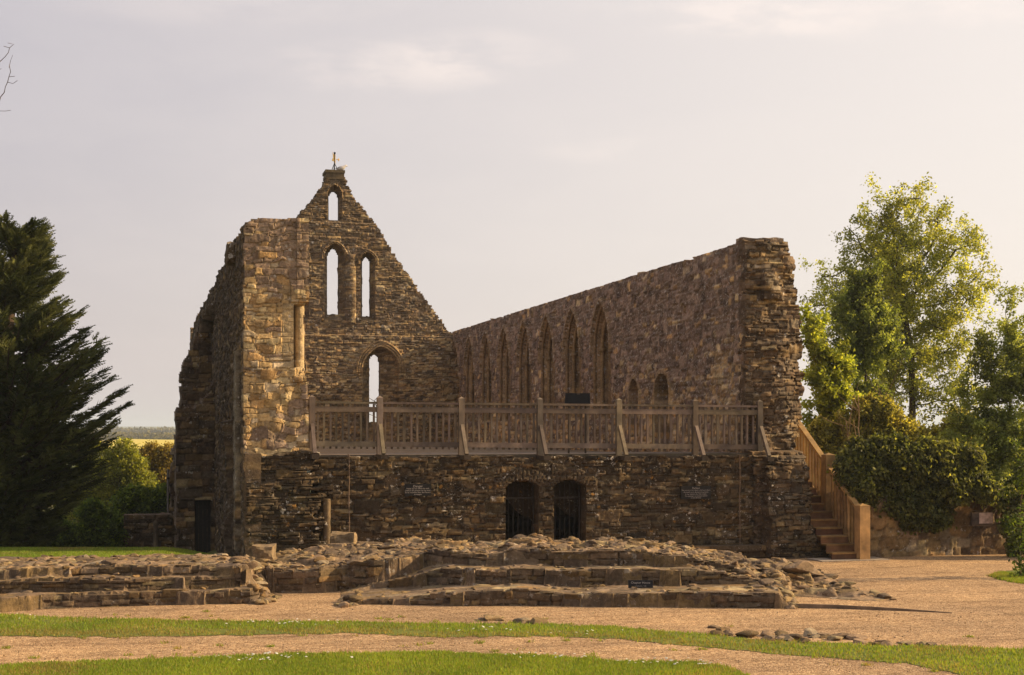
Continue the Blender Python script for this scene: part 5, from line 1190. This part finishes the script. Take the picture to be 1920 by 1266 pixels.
# left: yew, shrubs
def yew(rng):
    d = 35.; base = at_d(-20, 1030, d); base[2] = -.6; root = thing('yew_tree', 'large dark yew with drooping feathery sprays at the left edge', 'tree', gtop(base))
    mb = MB(); top = at_d(25, 470, d); mb.tube([base+(top-base)*k/10+rng.normal(0, .05, 3) for k in range(11)], np.linspace(.55, .06, 11), 9); 
    env_y = [410, 430, 470, 510, 560, 585, 620, 650, 710, 790, 830, 900, 960, 1010, 1035]; env_x = [60, 66, 80, 92, 100, 140, 178, 212, 224, 234, 210, 186, 150, 118, 96]; bough = np.random.default_rng(6).uniform(.58, 1.05, (64, 16))
    fro = []; 
    nb_ = 260
    for q in range(nb_):
        py = 415+(1030-415)*((q+rng.random())/nb_)**.85; f = (1032-py)/640; ang = rng.uniform(-1.9, 1.5) if rng.random() < .75 else rng.uniform(0, 2*np.pi)
        edge = abs(ang) < .55; lim = (np.interp(py, env_y, env_x)-10)/FOC*d*(rng.uniform(.80, 1.08) if edge else rng.uniform(.6, .98))
        z1 = EYE+(HOR-py)/FOC*d; ax0 = base[:2]+(top[:2]-base[:2])*f; dirv = np.array((math.cos(ang)*CY+math.sin(ang)*SY, -math.cos(ang)*SY+math.sin(ang)*CY))
        ln = max(.5, lim); ln = min(ln, 3.4) if abs(math.sin(ang)) > .6 else ln; rise = ln*rng.uniform(.42, .68)*np.interp(py, (420, 700, 1000), (1.25, 1., .55))
        a = np.array((*ax0, max(z1-rise, base[2]+.25))); e = np.array((*(ax0+dirv*ln), z1)); m_ = (a+e)/2+np.array((0, 0, -.10*ln)); mb.tube([a, (a+m_)/2*1.0, m_, (m_+e)/2, e], [.06, .05, .035, .02, .008], 5)
        lit = rng.uniform(.0, 1.)**2
        for s in range(54):
            g = .28+.72*(s/53)**.85; c = a*(1-g)**2+2*m_*g*(1-g)+e*g*g; t_ = 2*(m_-a)*(1-g)+2*(e-m_)*g; t_ /= np.linalg.norm(t_); side = np.cross(t_, (0, 0, 1)); side /= np.linalg.norm(side)+1e-9
            wd_ = (1.03-g)*.55+.10; sg = -1 if s % 2 else 1
            dv = t_*(.55+.6*g)+side*sg*(1.1-.55*g)*rng.uniform(.4, 1.3)+np.array((0, 0, rng.uniform(-.60, .18)*(1.15-.6*g)+.05*g)); fro.append((c+side*sg*rng.uniform(0, .25)*wd_+np.array((0, 0, rng.normal(0, .05))), dv/np.linalg.norm(dv), rng.uniform(.22, .58)*(1.2-.45*g), lit))
    mb.build('trunk', M_BARK, root, smooth=True)
    C = np.array([f_[0] for f_ in fro]); Dv = np.array([f_[1] for f_ in fro]); Ln = np.array([f_[2] for f_ in fro]); n = len(C); lit_ = np.array([f_[3] for f_ in fro])
    up = np.cross(Dv, rng.normal(size=(n, 3))); side = up/np.linalg.norm(up, axis=1)[:, None]; mb = MB()
    hue = np.clip(rng.random(n)*.6+lit_*.5, 0, 1)[:, None]**1.4; col = np.array((.038, .050, .015))*(1-hue)+np.array((.17, .175, .052))*hue  # paler boughs paint in sunlit sprays; the rest is random tone
    K = 11
    for k in range(K):
        f = (k+.5)/K; sgn = 1 if k % 2 else -1
        p0 = C+Dv*(Ln*f)[:, None]+np.array((0, 0, -.10))*(f*f*Ln)[:, None]; l_ = (Ln*(.30*(1-f)+.08))[:, None]
        tip = p0+(Dv*.75+sgn*side*.7)*l_+np.array((0, 0, -.12))*l_+rng.normal(0, .01, (n, 3)); wv_ = Dv*.020+np.array((0, 0, .012))
        V = np.stack([p0-wv_, p0+wv_, tip], 1).reshape(-1, 3); mb.add(V, np.arange(3*n).reshape(-1, 3), np.repeat(col, 3, 0))
    V = np.stack([C-side*.014, C+side*.014, C+Dv*Ln[:, None]*1.08+np.array((0, 0, -.1))*Ln[:, None]], 1).reshape(-1, 3); mb.add(V, np.arange(3*n).reshape(-1, 3), np.repeat(col, 3, 0))
    mb.build('crown', M_YEW, root)
yew(np.random.default_rng(61))
rng = np.random.default_rng(71)
shrub('hazel_shrub', 'light green leafy shrub left of the ruin below the yellow field', 'shrub', [(235, 845, 22), (245, 880, 30), (215, 880, 26), (262, 915, 34), (205, 930, 34), (235, 960, 34), (170, 900, 38), (150, 950, 38), (185, 860, 28), (120, 910, 34), (195, 905, 34)], 72., 44000, .14, (.16, .19, .03), (.32, .31, .06), rng, -6, .2, 60)
shrub('hazel_shrub', 'russet budding shrub against the far left corner of the ruin', 'shrub', [(285, 855, 24), (305, 880, 28), (318, 850, 18), (290, 905, 30), (270, 870, 22)], 76., 12000, .13, (.20, .16, .04), (.30, .22, .06), rng, -6, .2, 150)
shrub('dark_shrub', 'dense dark green shrub beside the short ruined wall', 'shrub', [(285, 950, 34), (250, 950, 36), (310, 940, 28), (225, 985, 34), (285, 985, 34), (325, 960, 26)], 47.5, 20000, .12, (.07, .11, .025), (.18, .22, .045), rng, -3, .3, 20)
shrub('dark_shrub', 'low dark green shrub at the foot of the yew', 'shrub', [(190, 985, 32), (160, 1005, 30), (215, 1005, 28), (130, 1015, 28), (170, 960, 22), (100, 1000, 34), (60, 1000, 34), (20, 1000, 34)], 43., 20000, .11, (.07, .11, .025), (.17, .21, .045), rng, -2.2, .3, 20)
# a bare tree outside the left edge whose twigs reach in, and one seen through the low lancet
b0 = at_d(-130, 1030, 40.); b0[2] = -.5
tree('bare_tree', 'bare winter tree whose twig tips reach in from the left edge', 'tree', gtop(b0), [(-30, 110, 30)]+[(16, 98, 15), (22, 84, 10), (18, 148, 15), (26, 136, 10), (2, 122, 16), (12, 208, 9)]*5+[(-5, 125, 18), (-80, 150, 60), (-100, 260, 60), (-150, 330, 80), (-80, 350, 60), (-190, 200, 70), (-130, 100, 60), (-140, 450, 60), (22, 208, 8), (-5, 207, 12)], 40., [b0, at_d(-120, 700, 40.), at_d(-110, 420, 40.), at_d(-90, 260, 40.)], 2400, np.random.default_rng(8), 10, .1, (.1, .1, .1), (.1, .1, .1), bark=M_TWIG, r0=.0065, step=.16, leaves=False)
b0 = at_d(712, 840, 80.); b0[2] = -6
tree('bare_tree', 'small bare tree seen through the low lancet window of the gable', 'tree', gtop(b0), [(712, 765, 22), (700, 750, 20), (720, 785, 22), (695, 780, 16)], 80., [b0, at_d(714, 800, 80.)], 120, np.random.default_rng(9), 10, .1, (.1, .1, .1), (.1, .1, .1), bark=M_TWIG, r0=.014, step=.4, leaves=False)
# ---- far country: rape field, woods, hills on the horizon
m, t, b = mat('rape_flowers'); p = pos(t); n = t.noise(p, .25, 5, .7); t.link(t.ramp(n, [(.3, (.40, .33, .05)), (.7, (.60, .49, .09))]), b.inputs['Base Color'])
V = []; fpts = []
dF0, dF1 = 330., 560.
Lx = np.linspace(-150, -40, 24); Dy = np.linspace(dF0, dF1, 20)
def fz_(L, D): return EYE-((843-(843-824)*(D-dF0)/(dF1-dF0))-HOR)/FOC*D+3.0*(fbm(L, D, .02, 1, 2)-.5)*.4
A, B = np.meshgrid(Lx, Dy); X, Y = ld(A, B); Zf = fz_(A, B); i = np.arange(A.size).reshape(A.shape)
mb = MB(); mb.add(np.stack([X, Y, Zf], -1).reshape(-1, 3), np.stack([i[:-1, :-1], i[:-1, 1:], i[1:, 1:], i[1:, :-1]], -1).reshape(-1, 4)); tag(mb.build('rape_field', m), kind='structure')
rng = np.random.default_rng(81); mb = MB()
for d_, n, hgt, py0 in ((600., 9000, 3.2, 825), (1100., 9000, 5, 817)):
    px = rng.uniform(-100, 420, n); D = d_+rng.uniform(0, 60, n); L = (px-960)/FOC*D; x, y = ld(L, D)
    hh_ = hgt*(.45+.75*fbm(L, L*0, .03, 3, 4)); z = EYE-(py0-HOR)/FOC*D+hh_*rng.random(n)**.6
    V, F, c = leaf_quads(np.stack([x, y, z], 1), 1.6 if d_ < 800 else 3., rng, mixcol(n, rng, (.11, .105, .075), (.20, .175, .13))); mb.add(V, F, c)  # leaf colour lightened to paint in distance haze
tag(mb.build('distant_woods', M_LEAF), 'bare brown woods along the far hedge line', 'woods', kind='stuff')
rng = np.random.default_rng(83); mb = MB()       # trees and hedges glimpsed beyond the bank on the right
px = rng.uniform(1480, 2100, 16000); D = 110+rng.uniform(0, 40, 16000); L = (px-960)/FOC*D; x, y = ld(L, D)
z = EYE-(870-HOR)/FOC*D+rng.random(16000)**.7*(1.6+2.4*fbm(L, L*0, .08, 2, 3))
V, F, c = leaf_quads(np.stack([x, y, z], 1), .5, rng, mixcol(16000, rng, (.05, .06, .02), (.11, .11, .04))); mb.add(V, F, c); tag(mb.build('distant_hedge', M_LEAF), 'hazy hedge line glimpsed beyond the bank', 'hedge', kind='stuff')
Lx = np.linspace(-2200, 2600, 80); mb = MB(); prof = EYE-1.0+12*(fbm(Lx, Lx*0, .0016, 4, 3)-.35); X0, Y0 = ld(Lx, 2600.); X1, Y1 = ld(Lx, 3400.)
V = np.concatenate([np.stack([X0, Y0, Lx*0-30], 1), np.stack([(X0+X1)/2, (Y0+Y1)/2, prof], 1), np.stack([X1, Y1, Lx*0-30], 1)]); k = np.arange(79)
mb.add(V, np.concatenate([np.stack([k, k+1, k+81, k+80], 1), np.stack([k+80, k+81, k+161, k+160], 1)])); tag(mb.build('hills', M_MEADOW, smooth=True), kind='structure')

# ---- thin evening haze
m = bpy.data.materials.new('evening_haze'); m.use_nodes = True; t = NT(m.node_tree); t.n.clear()
v = t.new('ShaderNodeVolumePrincipled'); v.inputs['Color'].default_value = C4(.72, .84, 1.0); v.inputs['Density'].default_value = .00026; v.inputs['Anisotropy'].default_value = .1
oo = t.new('ShaderNodeOutputMaterial'); t.link(v.outputs[0], oo.inputs['Volume'])
mb = MB(); mb.box((-9600, -3600, -60), (9600, 9600, 45)); tag(mb.build('haze', m), 'thin warm evening haze over the whole site', 'haze', kind='stuff')
